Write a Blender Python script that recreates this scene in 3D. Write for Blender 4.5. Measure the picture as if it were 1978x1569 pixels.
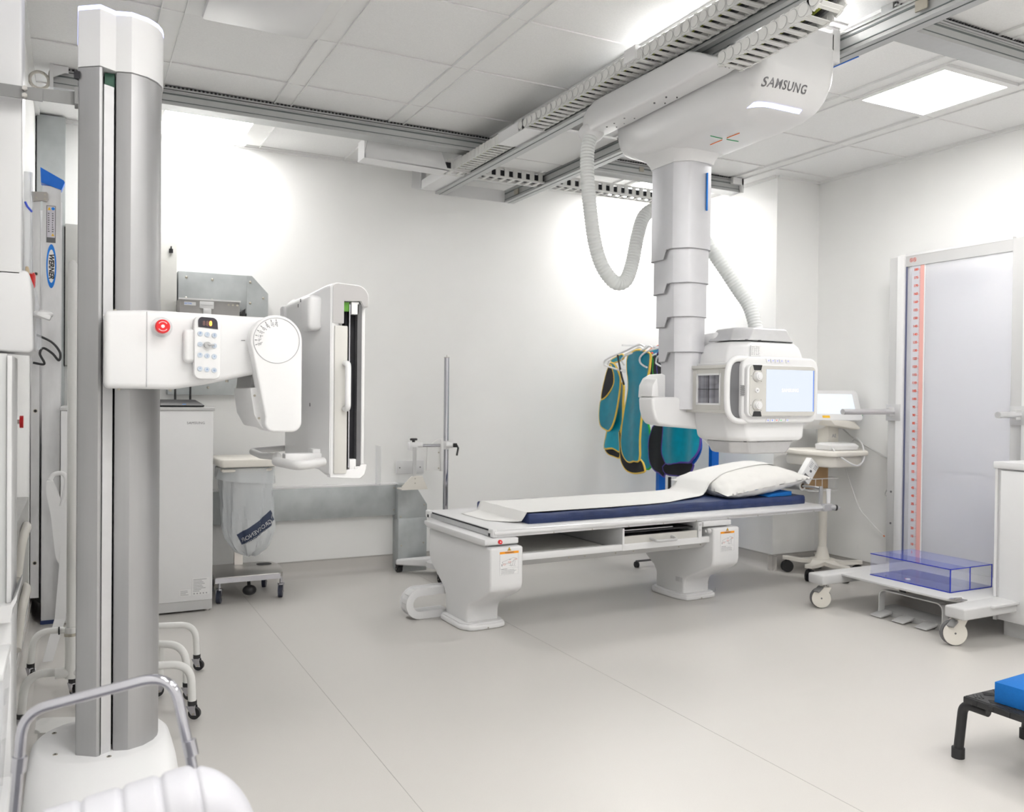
import bpy, bmesh, math, random
from mathutils import Vector, Matrix, Euler
from mathutils.bvhtree import BVHTree
random.seed(7)
for o in list(bpy.data.objects): bpy.data.objects.remove(o)
S = bpy.context.scene
COL = S.collection
PI = math.pi
R = math.radians
HC = 2.77      # ceiling height

# ---------------------------------------------------------------- camera
cd = bpy.data.cameras.new('camera'); cam = bpy.data.objects.new('camera', cd); COL.objects.link(cam)
S.camera = cam
F_PX = 1650.0
cd.sensor_fit = 'HORIZONTAL'; cd.sensor_width = 36.0; cd.lens = F_PX / 1978.0 * 36.0
cd.clip_start = 0.05; cd.clip_end = 60
XR = Vector((0.88984768, -0.45613692, 0.01049876))      # camera right in the world
YU = Vector((-0.00423353, 0.01475506, 0.99988218))      # camera up
FW = Vector((0.45623808, 0.88978728, -0.01119868))      # camera forward
m3 = Matrix((XR, YU, -FW)).transposed()
cam.matrix_world = Matrix.Translation((0, 0, 1.2)) @ m3.to_4x4()
cd.dof.use_dof = True; cd.dof.focus_distance = 3.1; cd.dof.aperture_fstop = 5.0

# ---------------------------------------------------------------- world, exposure
W = bpy.data.worlds.new('world'); S.world = W; W.use_nodes = True
W.node_tree.nodes['Background'].inputs[0].default_value = (0.9, 0.93, 1.0, 1)
W.node_tree.nodes['Background'].inputs[1].default_value = 0.25
S.view_settings.view_transform = 'Standard'; S.view_settings.look = 'None'
S.view_settings.gamma = 1.0; S.view_settings.use_curve_mapping = False
S.view_settings.exposure = 1.32
LAMP = 9.5     # strength of the ceiling light panels

# ---------------------------------------------------------------- materials
MATS = {}
def mat(name, col, rough=0.5, metal=0.0, noise=0.0, nscale=30.0, bump=0.0, bscale=200.0, emit=0.0, ecol=None, alpha=None,
        trans=0.0, coat=0.0, aniso=None, stretch=None):
    if name in MATS: return MATS[name]
    m = bpy.data.materials.new(name); m.use_nodes = True
    nt = m.node_tree; b = nt.nodes['Principled BSDF']
    b.inputs['Base Color'].default_value = (*col, 1); b.inputs['Roughness'].default_value = rough
    b.inputs['Metallic'].default_value = metal
    if coat: b.inputs['Coat Weight'].default_value = coat; b.inputs['Coat Roughness'].default_value = 0.1
    if emit:
        b.inputs['Emission Color'].default_value = (*(ecol or col), 1); b.inputs['Emission Strength'].default_value = emit
    if alpha is not None: b.inputs['Alpha'].default_value = alpha
    if trans: b.inputs['Transmission Weight'].default_value = trans; b.inputs['IOR'].default_value = 1.3
    tc = nt.nodes.new('ShaderNodeTexCoord')
    src = tc.outputs['Object']
    if stretch:
        mp = nt.nodes.new('ShaderNodeMapping'); mp.inputs['Scale'].default_value = stretch
        nt.links.new(src, mp.inputs[0]); src = mp.outputs[0]
    if noise:
        n = nt.nodes.new('ShaderNodeTexNoise'); n.inputs['Scale'].default_value = nscale; n.inputs['Detail'].default_value = 5
        nt.links.new(src, n.inputs['Vector'])
        r = nt.nodes.new('ShaderNodeValToRGB')
        r.color_ramp.elements[0].position = 0.3; r.color_ramp.elements[1].position = 0.7
        r.color_ramp.elements[0].color = (*[max(0, c * (1 - noise)) for c in col], 1)
        r.color_ramp.elements[1].color = (*[min(1, c * (1 + noise)) for c in col], 1)
        nt.links.new(n.outputs['Fac'], r.inputs[0]); nt.links.new(r.outputs[0], b.inputs['Base Color'])
    if bump:
        n2 = nt.nodes.new('ShaderNodeTexNoise'); n2.inputs['Scale'].default_value = bscale; n2.inputs['Detail'].default_value = 3
        nt.links.new(src, n2.inputs['Vector'])
        bp = nt.nodes.new('ShaderNodeBump'); bp.inputs['Strength'].default_value = bump; bp.inputs['Distance'].default_value = 0.002
        nt.links.new(n2.outputs['Fac'], bp.inputs['Height']); nt.links.new(bp.outputs[0], b.inputs['Normal'])
    MATS[name] = m
    return m
WALL = mat('painted_wall', (0.90, 0.90, 0.89), 0.55, noise=0.012, nscale=3, bump=0.08, bscale=350)
CEIL = mat('ceiling_tile', (0.84, 0.84, 0.835), 0.9, noise=0.03, nscale=160, bump=0.3, bscale=420)
CGRID = mat('ceiling_grid_paint', (0.82,0.82,0.81), 0.6, noise=0.01, nscale=20)
WHITE = mat('white_enamel', (0.76, 0.76, 0.765), 0.35, noise=0.008, nscale=6, bump=0.03, bscale=500)
WHITE2 = mat('white_plastic', (0.76, 0.76, 0.765), 0.28, noise=0.006, nscale=8)
MATTE = mat('matt_white_board', (0.78, 0.78, 0.77), 0.6, noise=0.01, nscale=5)
CREAM = mat('cream_plastic', (0.78, 0.75, 0.69), 0.4, noise=0.012, nscale=10)
GREYP = mat('light_grey_plastic', (0.56, 0.56, 0.56), 0.45, noise=0.01, nscale=10)
BEIGE = mat('warm_grey_panel', (0.58, 0.57, 0.54), 0.5, noise=0.01, nscale=10)
ALU = mat('brushed_aluminium', (0.42, 0.42, 0.425), 0.40, 0.7, noise=0.03, nscale=40, stretch=(1, 1, 0.05))
ALUP = mat('satin_aluminium', (0.62, 0.62, 0.63), 0.42, 0.6, noise=0.02, nscale=30)
ALUD = mat('dull_aluminium', (0.66, 0.66, 0.67), 0.5, 0.35, noise=0.12, nscale=14, stretch=(1, 1, 0.3))
RAILM = mat('rail_aluminium', (0.50, 0.51, 0.51), 0.45, 0.55, noise=0.02, nscale=30)
RAILD = mat('rail_groove', (0.16, 0.18, 0.18), 0.5, 0.4, noise=0.03)
GALV = mat('galvanised_sheet', (0.45, 0.475, 0.48), 0.5, 0.45, noise=0.10, nscale=9, bump=0.05, bscale=60)
STEEL = mat('stainless_steel', (0.55, 0.53, 0.51), 0.28, 0.95, noise=0.02, nscale=20)
CHROME = mat('chrome', (0.52, 0.52, 0.56), 0.07, 1.0, noise=0.005, nscale=5)
ZINC = mat('zinc_screw', (0.45, 0.42, 0.36), 0.35, 0.9, noise=0.03)
BLACK = mat('black_plastic', (0.018, 0.018, 0.02), 0.45, noise=0.1, nscale=40)
RUBBER = mat('black_rubber', (0.02, 0.02, 0.022), 0.6, noise=0.1, nscale=60)
DARK = mat('dark_interior', (0.02, 0.02, 0.025), 0.6, noise=0.05)
DGREY = mat('dark_grey_plastic', (0.13, 0.13, 0.135), 0.5, noise=0.04)
MGREY = mat('mid_grey_plastic', (0.25, 0.25, 0.25), 0.45, noise=0.03)
RED = mat('red_plastic', (0.75, 0.015, 0.02), 0.3, noise=0.02)
YEL = mat('yellow_plastic', (0.85, 0.50, 0.02), 0.4, noise=0.02)
BLUEM = mat('blue_steel_paint', (0.0, 0.14, 0.62), 0.4, noise=0.03)
BLUEP = mat('blue_print', (0.0, 0.20, 0.72), 0.4, noise=0.02)
NAVY = mat('navy_vinyl', (0.022, 0.04, 0.13), 0.42, noise=0.12, nscale=25, bump=0.25, bscale=14)
PAPER = mat('white_paper', (0.80, 0.795, 0.78), 0.8, noise=0.008, nscale=5, bump=0.25, bscale=18)
PILLOW = mat('pillow_cover', (0.78, 0.77, 0.745), 0.7, noise=0.01, nscale=12, bump=0.8, bscale=28)
FOAM = mat('blue_foam', (0.0, 0.135, 0.46), 0.85, noise=0.04, nscale=120, bump=0.2, bscale=600)
INK = mat('dark_grey_ink', (0.10, 0.10, 0.11), 0.6, noise=0.02)
INKL = mat('light_grey_ink', (0.36, 0.36, 0.38), 0.6, noise=0.02)
REDINK = mat('red_ink', (0.72, 0.10, 0.05), 0.6, noise=0.02)
ORANGE = mat('orange_label', (0.95, 0.36, 0.01), 0.5, noise=0.02)
GREENI = mat('green_print', (0.02, 0.30, 0.10), 0.5, noise=0.02)
ORI = mat('orange_print', (0.90, 0.22, 0.04), 0.5, noise=0.02)
LABEL = mat('label_white', (0.80, 0.80, 0.80), 0.5, noise=0.005)
CARD = mat('cardboard', (0.48, 0.31, 0.16), 0.8, noise=0.05, nscale=20)
HOSE = mat('white_hose', (0.72, 0.74, 0.73), 0.45, noise=0.01)
CHAINM = mat('white_chain_plastic', (0.73, 0.73, 0.71), 0.5, noise=0.015)
LEDW = mat('white_led_strip', (0.85, 0.9, 1.0), 0.4, emit=1.25, ecol=(0.40, 0.44, 1.0))
LAMPM = mat('light_diffuser', (0.9, 0.9, 0.9), 0.5, emit=LAMP, ecol=(1.0, 0.985, 0.96))
FLOORW = mat('floor_weld', (0.45, 0.435, 0.415), 0.5, noise=0.02)
def floor_mat():
    m = mat('grey_vinyl_floor', (0.585, 0.565, 0.54), 0.34, noise=0.035, nscale=450, bump=0.06, bscale=90)
    nt = m.node_tree; b = nt.nodes['Principled BSDF']
    n = nt.nodes.new('ShaderNodeTexNoise'); n.inputs['Scale'].default_value = 1.6; n.inputs['Detail'].default_value = 4
    tc = nt.nodes['Texture Coordinate']; nt.links.new(tc.outputs['Object'], n.inputs['Vector'])
    mr = nt.nodes.new('ShaderNodeMapRange'); mr.inputs[3].default_value = 0.30; mr.inputs[4].default_value = 0.42
    nt.links.new(n.outputs['Fac'], mr.inputs[0]); nt.links.new(mr.outputs[0], b.inputs['Roughness'])
    return m
FLOOR = floor_mat()
def clear(name, col, alpha, rough=0.05):
    m = mat(name, col, rough, noise=0.003)
    nt = m.node_tree; b = nt.nodes['Principled BSDF']; b.inputs['Alpha'].default_value = alpha
    b.inputs['Specular IOR Level'].default_value = 0.6
    return m
ACRY = clear('blue_acrylic', (0.12, 0.17, 0.68), 0.24)
ACRYE = clear('blue_acrylic_edge', (0.02, 0.04, 0.50), 0.85)
CLEARP = clear('clear_plastic', (0.70, 0.72, 0.76), 0.30)
BAGM = clear('translucent_bag', (0.78, 0.81, 0.83), 0.52, 0.25)

# ---------------------------------------------------------------- mesh helpers
def rotm(rot):
    return Euler(rot).to_matrix().to_4x4() if rot else Matrix.Identity(4)
class MB:
    """collects shapes into one mesh"""
    def __init__(s): s.bm = bmesh.new(); s.mats = []; s.cur = 0
    def m(s, material):
        if material not in s.mats: s.mats.append(material)
        s.cur = s.mats.index(material); return s
    def _done(s, before, bevel=0, segs=2, M=None, smooth=False):
        fs = [f for f in s.bm.faces if f not in before]
        vs = list({v for f in fs for v in f.verts})
        if bevel:
            es = list({e for f in fs for e in f.edges})
            es = [e for e in es if len(e.link_faces) == 2 and e.calc_face_angle(0) > 0.5]
            r = bmesh.ops.bevel(s.bm, geom=es, offset=bevel, segments=segs, profile=0.5, affect='EDGES', clamp_overlap=True)
            fs = [f for f in s.bm.faces if f not in before]; vs = list({v for f in fs for v in f.verts})
        if M is not None: bmesh.ops.transform(s.bm, matrix=M, verts=vs)
        for f in fs: f.material_index = s.cur; f.smooth = smooth or bool(bevel)
        return s
    def box(s, x0, x1, y0, y1, z0, z1, bevel=0, rot=None, segs=2, pivot=None):
        before = set(s.bm.faces)
        c = Vector(((x0+x1)/2, (y0+y1)/2, (z0+z1)/2))
        M = Matrix.Diagonal((abs(x1-x0), abs(y1-y0), abs(z1-z0), 1))
        bmesh.ops.create_cube(s.bm, size=1, matrix=M)
        p = Vector(pivot) - c if pivot else Vector((0, 0, 0))
        T = Matrix.Translation(c + p) @ rotm(rot) @ Matrix.Translation(-p)
        return s._done(before, bevel, segs, T)
    def poly(s, pts, axis, a, b, bevel=0, segs=2, smooth=False):
        """prism: 2D pts; axis x -> (y,z), y -> (x,z), z -> (x,y); extruded from a to b"""
        before = set(s.bm.faces)
        def P(u, v, t): return {'x': (t, u, v), 'y': (u, t, v), 'z': (u, v, t)}[axis]
        lo = [s.bm.verts.new(P(u, v, a)) for u, v in pts]; hi = [s.bm.verts.new(P(u, v, b)) for u, v in pts]
        n = len(pts)
        fs = [s.bm.faces.new(lo), s.bm.faces.new(hi)] + [s.bm.faces.new((lo[i], lo[(i+1) % n], hi[(i+1) % n], hi[i])) for i in range(n)]
        bmesh.ops.recalc_face_normals(s.bm, faces=fs)
        return s._done(before, bevel, segs, None, smooth)
    def cyl(s, p0, p1, r, r2=None, n=20, caps=True):
        before = set(s.bm.faces)
        p0 = Vector(p0); p1 = Vector(p1); d = p1 - p0
        M = Matrix.Translation((p0+p1)/2) @ d.to_track_quat('Z', 'Y').to_matrix().to_4x4()
        bmesh.ops.create_cone(s.bm, cap_ends=caps, segments=n, radius1=r, radius2=r if r2 is None else r2, depth=d.length, matrix=M)
        fs = [f for f in s.bm.faces if f not in before]
        for f in fs: f.material_index = s.cur; f.smooth = len(f.verts) == 4
        return s
    def sph(s, c, r, sc=(1, 1, 1), n=16, rot=None):
        before = set(s.bm.faces)
        M = Matrix.Translation(c) @ rotm(rot) @ Matrix.Diagonal((*sc, 1))
        bmesh.ops.create_uvsphere(s.bm, u_segments=n, v_segments=max(6, n//2), radius=r, matrix=M)
        return s._done(before, smooth=True)
    def tube(s, pts, r, n=10, caps=True, closed=False):
        before = set(s.bm.faces)
        pts = [Vector(p) for p in pts]; N = len(pts)
        rr = r if callable(r) else (lambda i: r)
        rings = []; up = None
        for i, p in enumerate(pts):
            if closed: t = (pts[(i+1) % N] - pts[i-1]).normalized()
            else: t = (pts[min(i+1, N-1)] - pts[max(i-1, 0)]).normalized()
            if up is None:
                up = Vector((0, 0, 1)) if abs(t.z) < 0.9 else Vector((0, 1, 0))
            u = (up - t*up.dot(t)).normalized(); w = t.cross(u); up = u
            rings.append([s.bm.verts.new(p + (u*math.cos(a)+w*math.sin(a))*rr(i)) for a in [2*PI*k/n for k in range(n)]])
        fs = []
        for i in range(N if closed else N-1):
            A = rings[i]; B = rings[(i+1) % N]
            for k in range(n): fs.append(s.bm.faces.new((A[k], A[(k+1) % n], B[(k+1) % n], B[k])))
        if caps and not closed: fs += [s.bm.faces.new(rings[0][::-1]), s.bm.faces.new(rings[-1])]
        bmesh.ops.recalc_face_normals(s.bm, faces=fs)
        return s._done(before, smooth=True)
    def loft(s, rings, caps=True, closed_ring=True, smooth=True):
        before = set(s.bm.faces); fs = []
        V = [[s.bm.verts.new(p) for p in r] for r in rings]; n = len(V[0])
        for A, B in zip(V, V[1:]):
            for k in range(n if closed_ring else n-1):
                fs.append(s.bm.faces.new((A[k], A[(k+1) % n], B[(k+1) % n], B[k])))
        if caps and closed_ring: fs += [s.bm.faces.new(V[0][::-1]), s.bm.faces.new(V[-1])]
        bmesh.ops.recalc_face_normals(s.bm, faces=fs)
        return s._done(before, smooth=smooth)
    def grid(s, fn, nu, nv, thick=0.0):
        """surface fn(u,v) for u,v in 0..1; thick: second skin along -normal"""
        before = set(s.bm.faces)
        V = [[s.bm.verts.new(fn(i/nu, j/nv)) for j in range(nv+1)] for i in range(nu+1)]
        fs = [s.bm.faces.new((V[i][j], V[i+1][j], V[i+1][j+1], V[i][j+1])) for i in range(nu) for j in range(nv)]
        if thick:
            r = bmesh.ops.solidify(s.bm, geom=fs, thickness=thick)
        bmesh.ops.recalc_face_normals(s.bm, faces=[f for f in s.bm.faces if f not in before])
        return s._done(before, smooth=True)
    def build(s, name, material=None, parent=None, autosmooth=True):
        me = bpy.data.meshes.new(name)
        if material and not s.mats: s.mats = [material]
        vs = [v.co for v in s.bm.verts]
        c = Vector([(min(v[i] for v in vs)+max(v[i] for v in vs))/2 for i in range(3)])
        bmesh.ops.translate(s.bm, verts=s.bm.verts, vec=-c)
        s.bm.to_mesh(me); s.bm.free()
        for mm in s.mats: me.materials.append(mm)
        if autosmooth:
            try: me.set_sharp_from_angle(angle=R(38))
            except Exception: pass
        o = bpy.data.objects.new(name, me); COL.objects.link(o)
        LOCAL = FRAME[0]
        o.matrix_basis = LOCAL @ Matrix.Translation(c)
        WM[o.name] = o.matrix_basis.copy()
        if parent:
            o.parent = parent; o.matrix_parent_inverse = WM[parent.name].inverted()
        return o
FRAME = [Matrix.Identity(4)]; WM = {}
def thing(name, label, cat, loc=(0, 0, 0), group=None):
    o = bpy.data.objects.new(name, None); COL.objects.link(o); o.empty_display_size = 0.1
    o.matrix_basis = FRAME[0] @ Matrix.Translation(loc); WM[o.name] = o.matrix_basis.copy()
    o['label'] = label; o['category'] = cat
    if group: o['group'] = group
    return o
def tag(o, label, cat, group=None, kind=None):
    o['label'] = label; o['category'] = cat
    if group: o['group'] = group
    if kind: o['kind'] = kind
    return o
def struct(o): o['kind'] = 'structure'; return o
def lab(o, t): o['label'] = t; return o
def copy_thing(root, M, label=None, group=None):
    """copy a thing, its parts and sub-parts; M moves the copy"""
    r = root.copy(); COL.objects.link(r); r.matrix_basis = M @ root.matrix_basis; WM[r.name] = r.matrix_basis.copy()
    if label: r['label'] = label
    if group: r['group'] = group
    for ch in list(root.children):
        c = ch.copy(); COL.objects.link(c); c.parent = r
        for g in ch.children:
            d = g.copy(); COL.objects.link(d); d.parent = c
    return r
def arc(c, r, a0, a1, n=8):
    return [(c[0]+r*math.cos(a0+(a1-a0)*i/n), c[1]+r*math.sin(a0+(a1-a0)*i/n)) for i in range(n+1)]
def rrect(x0, x1, y0, y1, r, n=6):
    r = min(r, (x1-x0)/2-1e-4, (y1-y0)/2-1e-4)
    return (arc((x1-r, y0+r), r, -PI/2, 0, n) + arc((x1-r, y1-r), r, 0, PI/2, n) + arc((x0+r, y1-r), r, PI/2, PI, n) + arc((x0+r, y0+r), r, PI, 1.5*PI, n))
def catmull(P, k=10):
    P = [Vector(p) for p in P]; Q = [2*P[0]-P[1]] + P + [2*P[-1]-P[-2]]; out = []
    for i in range(1, len(Q)-2):
        a, b, c, d = Q[i-1], Q[i], Q[i+1], Q[i+2]
        for j in range(k):
            t = j/k
            out.append(0.5*((2*b)+(c-a)*t+(2*a-5*b+4*c-d)*t*t+(3*b-a-3*c+d)*t**3))
    out.append(P[-1]); return out
def bend(P, r, n=6):
    """polyline with rounded corners of radius r"""
    P = [Vector(p) for p in P]; out = [P[0]]
    for a, b, c in zip(P, P[1:], P[2:]):
        u = (a-b).normalized(); v = (c-b).normalized()
        ang = u.angle(v); d = min(r/max(math.tan(ang/2), 1e-3), (a-b).length*0.49, (c-b).length*0.49)
        p = b+u*d; q = b+v*d
        for i in range(n+1):
            t = i/n; out.append((p*(1-t)**2 + b*2*t*(1-t) + q*t*t))
    out.append(P[-1]); return out
def text_obj(name, txt, size, M, material, parent=None, bold=0.0, extrude=0.0006, align='CENTER', shear=0.0, space=1.0, project=None, sx=1.0):
    """flat lettering; M maps local x (right), y (up), z (out) into the world"""
    cu = bpy.data.curves.new(name, 'FONT'); cu.body = txt; cu.size = size; cu.extrude = extrude; cu.offset = bold
    cu.align_x = align; cu.align_y = 'CENTER'; cu.shear = shear; cu.space_character = space; cu.resolution_u = 3
    t = bpy.data.objects.new(name+'_curve', cu)
    me = bpy.data.meshes.new_from_object(t)
    bpy.data.objects.remove(t)
    M = M @ Matrix.Diagonal((sx, 1, 1, 1))
    bm = bmesh.new(); bm.from_mesh(me); bpy.data.meshes.remove(me)
    bmesh.ops.transform(bm, matrix=M, verts=bm.verts)
    if project:
        tree, d = project
        bmesh.ops.subdivide_edges(bm, edges=[e for e in bm.edges if e.calc_length() > 0.01], cuts=2)
        for v in bm.verts:
            h = tree.ray_cast(v.co - d*0.6, d)
            if h[0] is not None: v.co = h[0] - d*0.0012
    mb = MB(); mb.bm.free(); mb.bm = bm
    for f in bm.faces: f.material_index = 0
    return mb.build(name, material, parent, autosmooth=False)
def face_M(loc, right, up):
    r = Vector(right).normalized(); u = Vector(up).normalized(); n = r.cross(u)
    M = Matrix((r, u, n)).transposed().to_4x4(); M.translation = Vector(loc); return M
FRONT = ((1, 0, 0), (0, 0, 1))       # faces -Y
LEFTF = ((0, -1, 0), (0, 0, 1))      # faces -X

# ---------------------------------------------------------------- the room
XL, XP, XW = -0.20, 4.38, 4.785
YB, YP, YF = 5.60, 4.50, -2.2
def wallbox(name, *a):
    return struct(MB().box(*a).build(name, WALL))
struct(MB().box(XL-0.3, XW+0.3, YF-0.3, YB+0.3, -0.12, 0).build('floor', FLOOR))
struct(MB().box(XL-0.3, XW+0.3, YF-0.3, YB+0.3, HC, HC+0.12).build('ceiling', CEIL))
wallbox('wall_back', XL-0.12, XP, YB, YB+0.12, 0, HC)
wallbox('wall_return', XP, XP+0.12, YP+0.12, YB+0.12, 0, HC)
wallbox('wall_alcove', XP, XW, YP, YP+0.12, 0, HC)
wallbox('wall_right', XW, XW+0.12, YF, YP+0.12, 0, HC)
wallbox('wall_left', XL-0.12, XL, YF, YB+0.12, 0, HC)
wallbox('wall_front', XL-0.12, XW+0.12, YF-0.12, YF, 0, HC)
# coved skirting of the floor vinyl
def skirting(name, p0, p1, nrm):
    p0 = Vector(p0); p1 = Vector(p1); n = Vector(nrm); rings = []
    prof = [(0.0, 0.0), (0.0, 0.1), (0.004, 0.1), (0.005, 0.045)] + [(0.045-0.04*math.cos(a), 0.042-0.04*math.sin(a)) for a in [i*PI/2/6 for i in range(7)]] + [(0.06, 0.0)]
    for p in (p0, p1): rings.append([p + n*d + Vector((0, 0, z)) for d, z in prof])
    mb = MB().m(FLOOR).loft(rings, smooth=False)
    mb.m(FLOORW)
    a = p0 + n*0.0; b = p1 + n*0.008
    mb.box(min(a.x, b.x, p0.x, p1.x), max(a.x, b.x), min(a.y, b.y), max(a.y, b.y), 0.098, 0.106)
    return struct(mb.build(name))
skirting('baseboard_back', (XL, YB, 0), (XP, YB, 0), (0, -1, 0))
skirting('baseboard_return', (XP, YB, 0), (XP, YP-0.045, 0), (-1, 0, 0))
skirting('baseboard_alcove', (XP-0.045, YP, 0), (XW, YP, 0), (0, -1, 0))
skirting('baseboard_right', (XW, YP, 0), (XW, YF, 0), (-1, 0, 0))
skirting('baseboard_left', (XL, YB, 0), (XL, YF, 0), (1, 0, 0))
# welded seams of the floor sheets
for k, (x0, y0, x1, y1) in enumerate([(0.9, YF, 0.9, YB), (2.05, YF, 2.05, YB)]):
    w = 0.0011
    struct(MB().box(x0-w, x1+w, y0-w, y1+w, -0.001, 0.0006).build('trim_1' if k == 0 else 'trim_%d' % (k+1), FLOORW))
# ceiling grid: wide bands along Y, thin tees along X
BANDS = [0.355, 0.995, 1.637, 2.28, 2.922, 3.545, 4.18]
mb = MB()
for x in BANDS:
    mb.box(x-0.042, x+0.042, YF, YB, HC-0.004, HC)
    mb.box(x-0.048, x-0.042, YF, YB, HC-0.012, HC); mb.box(x+0.042, x+0.048, YF, YB, HC-0.012, HC)
struct(mb.build('trim_4', CGRID))
mb = MB()
JY = [5.57-0.6*k for k in range(13)]
for y in JY: mb.box(XL, XW, y-0.008, y+0.008, HC-0.007, HC-0.001)
for y in JY: pass
struct(mb.build('trim_5', CGRID))
mb = MB().m(CGRID)
for (x0, x1, y0, y1) in [(XL, XP, YB-0.022, YB), (XL, XL+0.022, YF, YB), (XW-0.022, XW, YF, YP), (XP, XW, YP-0.022, YP), (XP-0.022, XP, YP, YB)]:
    mb.box(x0, x1, y0, y1, HC-0.02, HC)
struct(mb.build('trim_6'))
# lights: frame and glowing diffuser, each let into a ceiling cell
def light(xc, yc, label):
    t = thing('ceiling_light', label, 'light', (xc, yc, HC-0.02), 'square ceiling light panels')
    a, b = 0.272, 0.236
    fr = MB()
    for (x0, x1, y0, y1) in [(-a, a, -a, -b), (-a, a, b, a), (-a, -b, -b, b), (b, a, -b, b)]:
        fr.box(xc+x0, xc+x1, yc+y0, yc+y1, HC-0.016, HC-0.001)
    fr.build('frame', CGRID, t)
    MB().box(xc-b, xc+b, yc-b, yc+b, HC-0.012, HC-0.004).build('diffuser', LAMPM, t)
    return t
light(0.675, 5.31, 'square lit ceiling panel over the far left of the back wall, beyond the column')
light(3.865, 2.90, 'square lit ceiling panel at right in front of the right wall')
light(3.865, 5.30, 'square lit ceiling panel near the back wall behind the telescopic column')
light(2.600, 2.88, 'square lit ceiling panel directly above the tube crane housing')
light(0.675, 1.07, 'square lit ceiling panel out of view between camera and mast')  # unseen panel added to brighten the stand from the left
light(1.960, 1.07, 'square lit ceiling panel out of view ahead of the camera')  # added out of view so the other panels can be weaker
light(0.675, -0.13, 'square lit ceiling panel above the camera, left')  # unseen panel added for more light from camera left
light(2.600, 0.45, 'square lit ceiling panel near the camera, middle')
light(3.865, 0.45, 'square lit ceiling panel near the camera, right')
light(1.320, -1.3, 'square lit ceiling panel behind the camera, left')  # added unseen behind the camera to even out the light
light(3.230, -1.3, 'square lit ceiling panel behind the camera, right')  # its unseen right-hand partner, also added as fill
t = thing('ceiling_air_panel', 'raised blank square panel hanging under the ceiling left of centre at top edge', 'ceiling panel', (0.67, 3.48, HC-0.05))
MB().box(0.40, 0.95, 3.20, 3.75, HC-0.014, HC-0.001, 0.004).build('frame', CGRID, t)
MB().box(0.455, 0.885, 3.255, 3.695, HC-0.05, HC-0.02, 0.012).build('face_plate', WHITE, t)
MB().box(0.56, 0.78, 3.36, 3.59, HC-0.021, HC-0.013).build('neck', CGRID, t)

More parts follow.
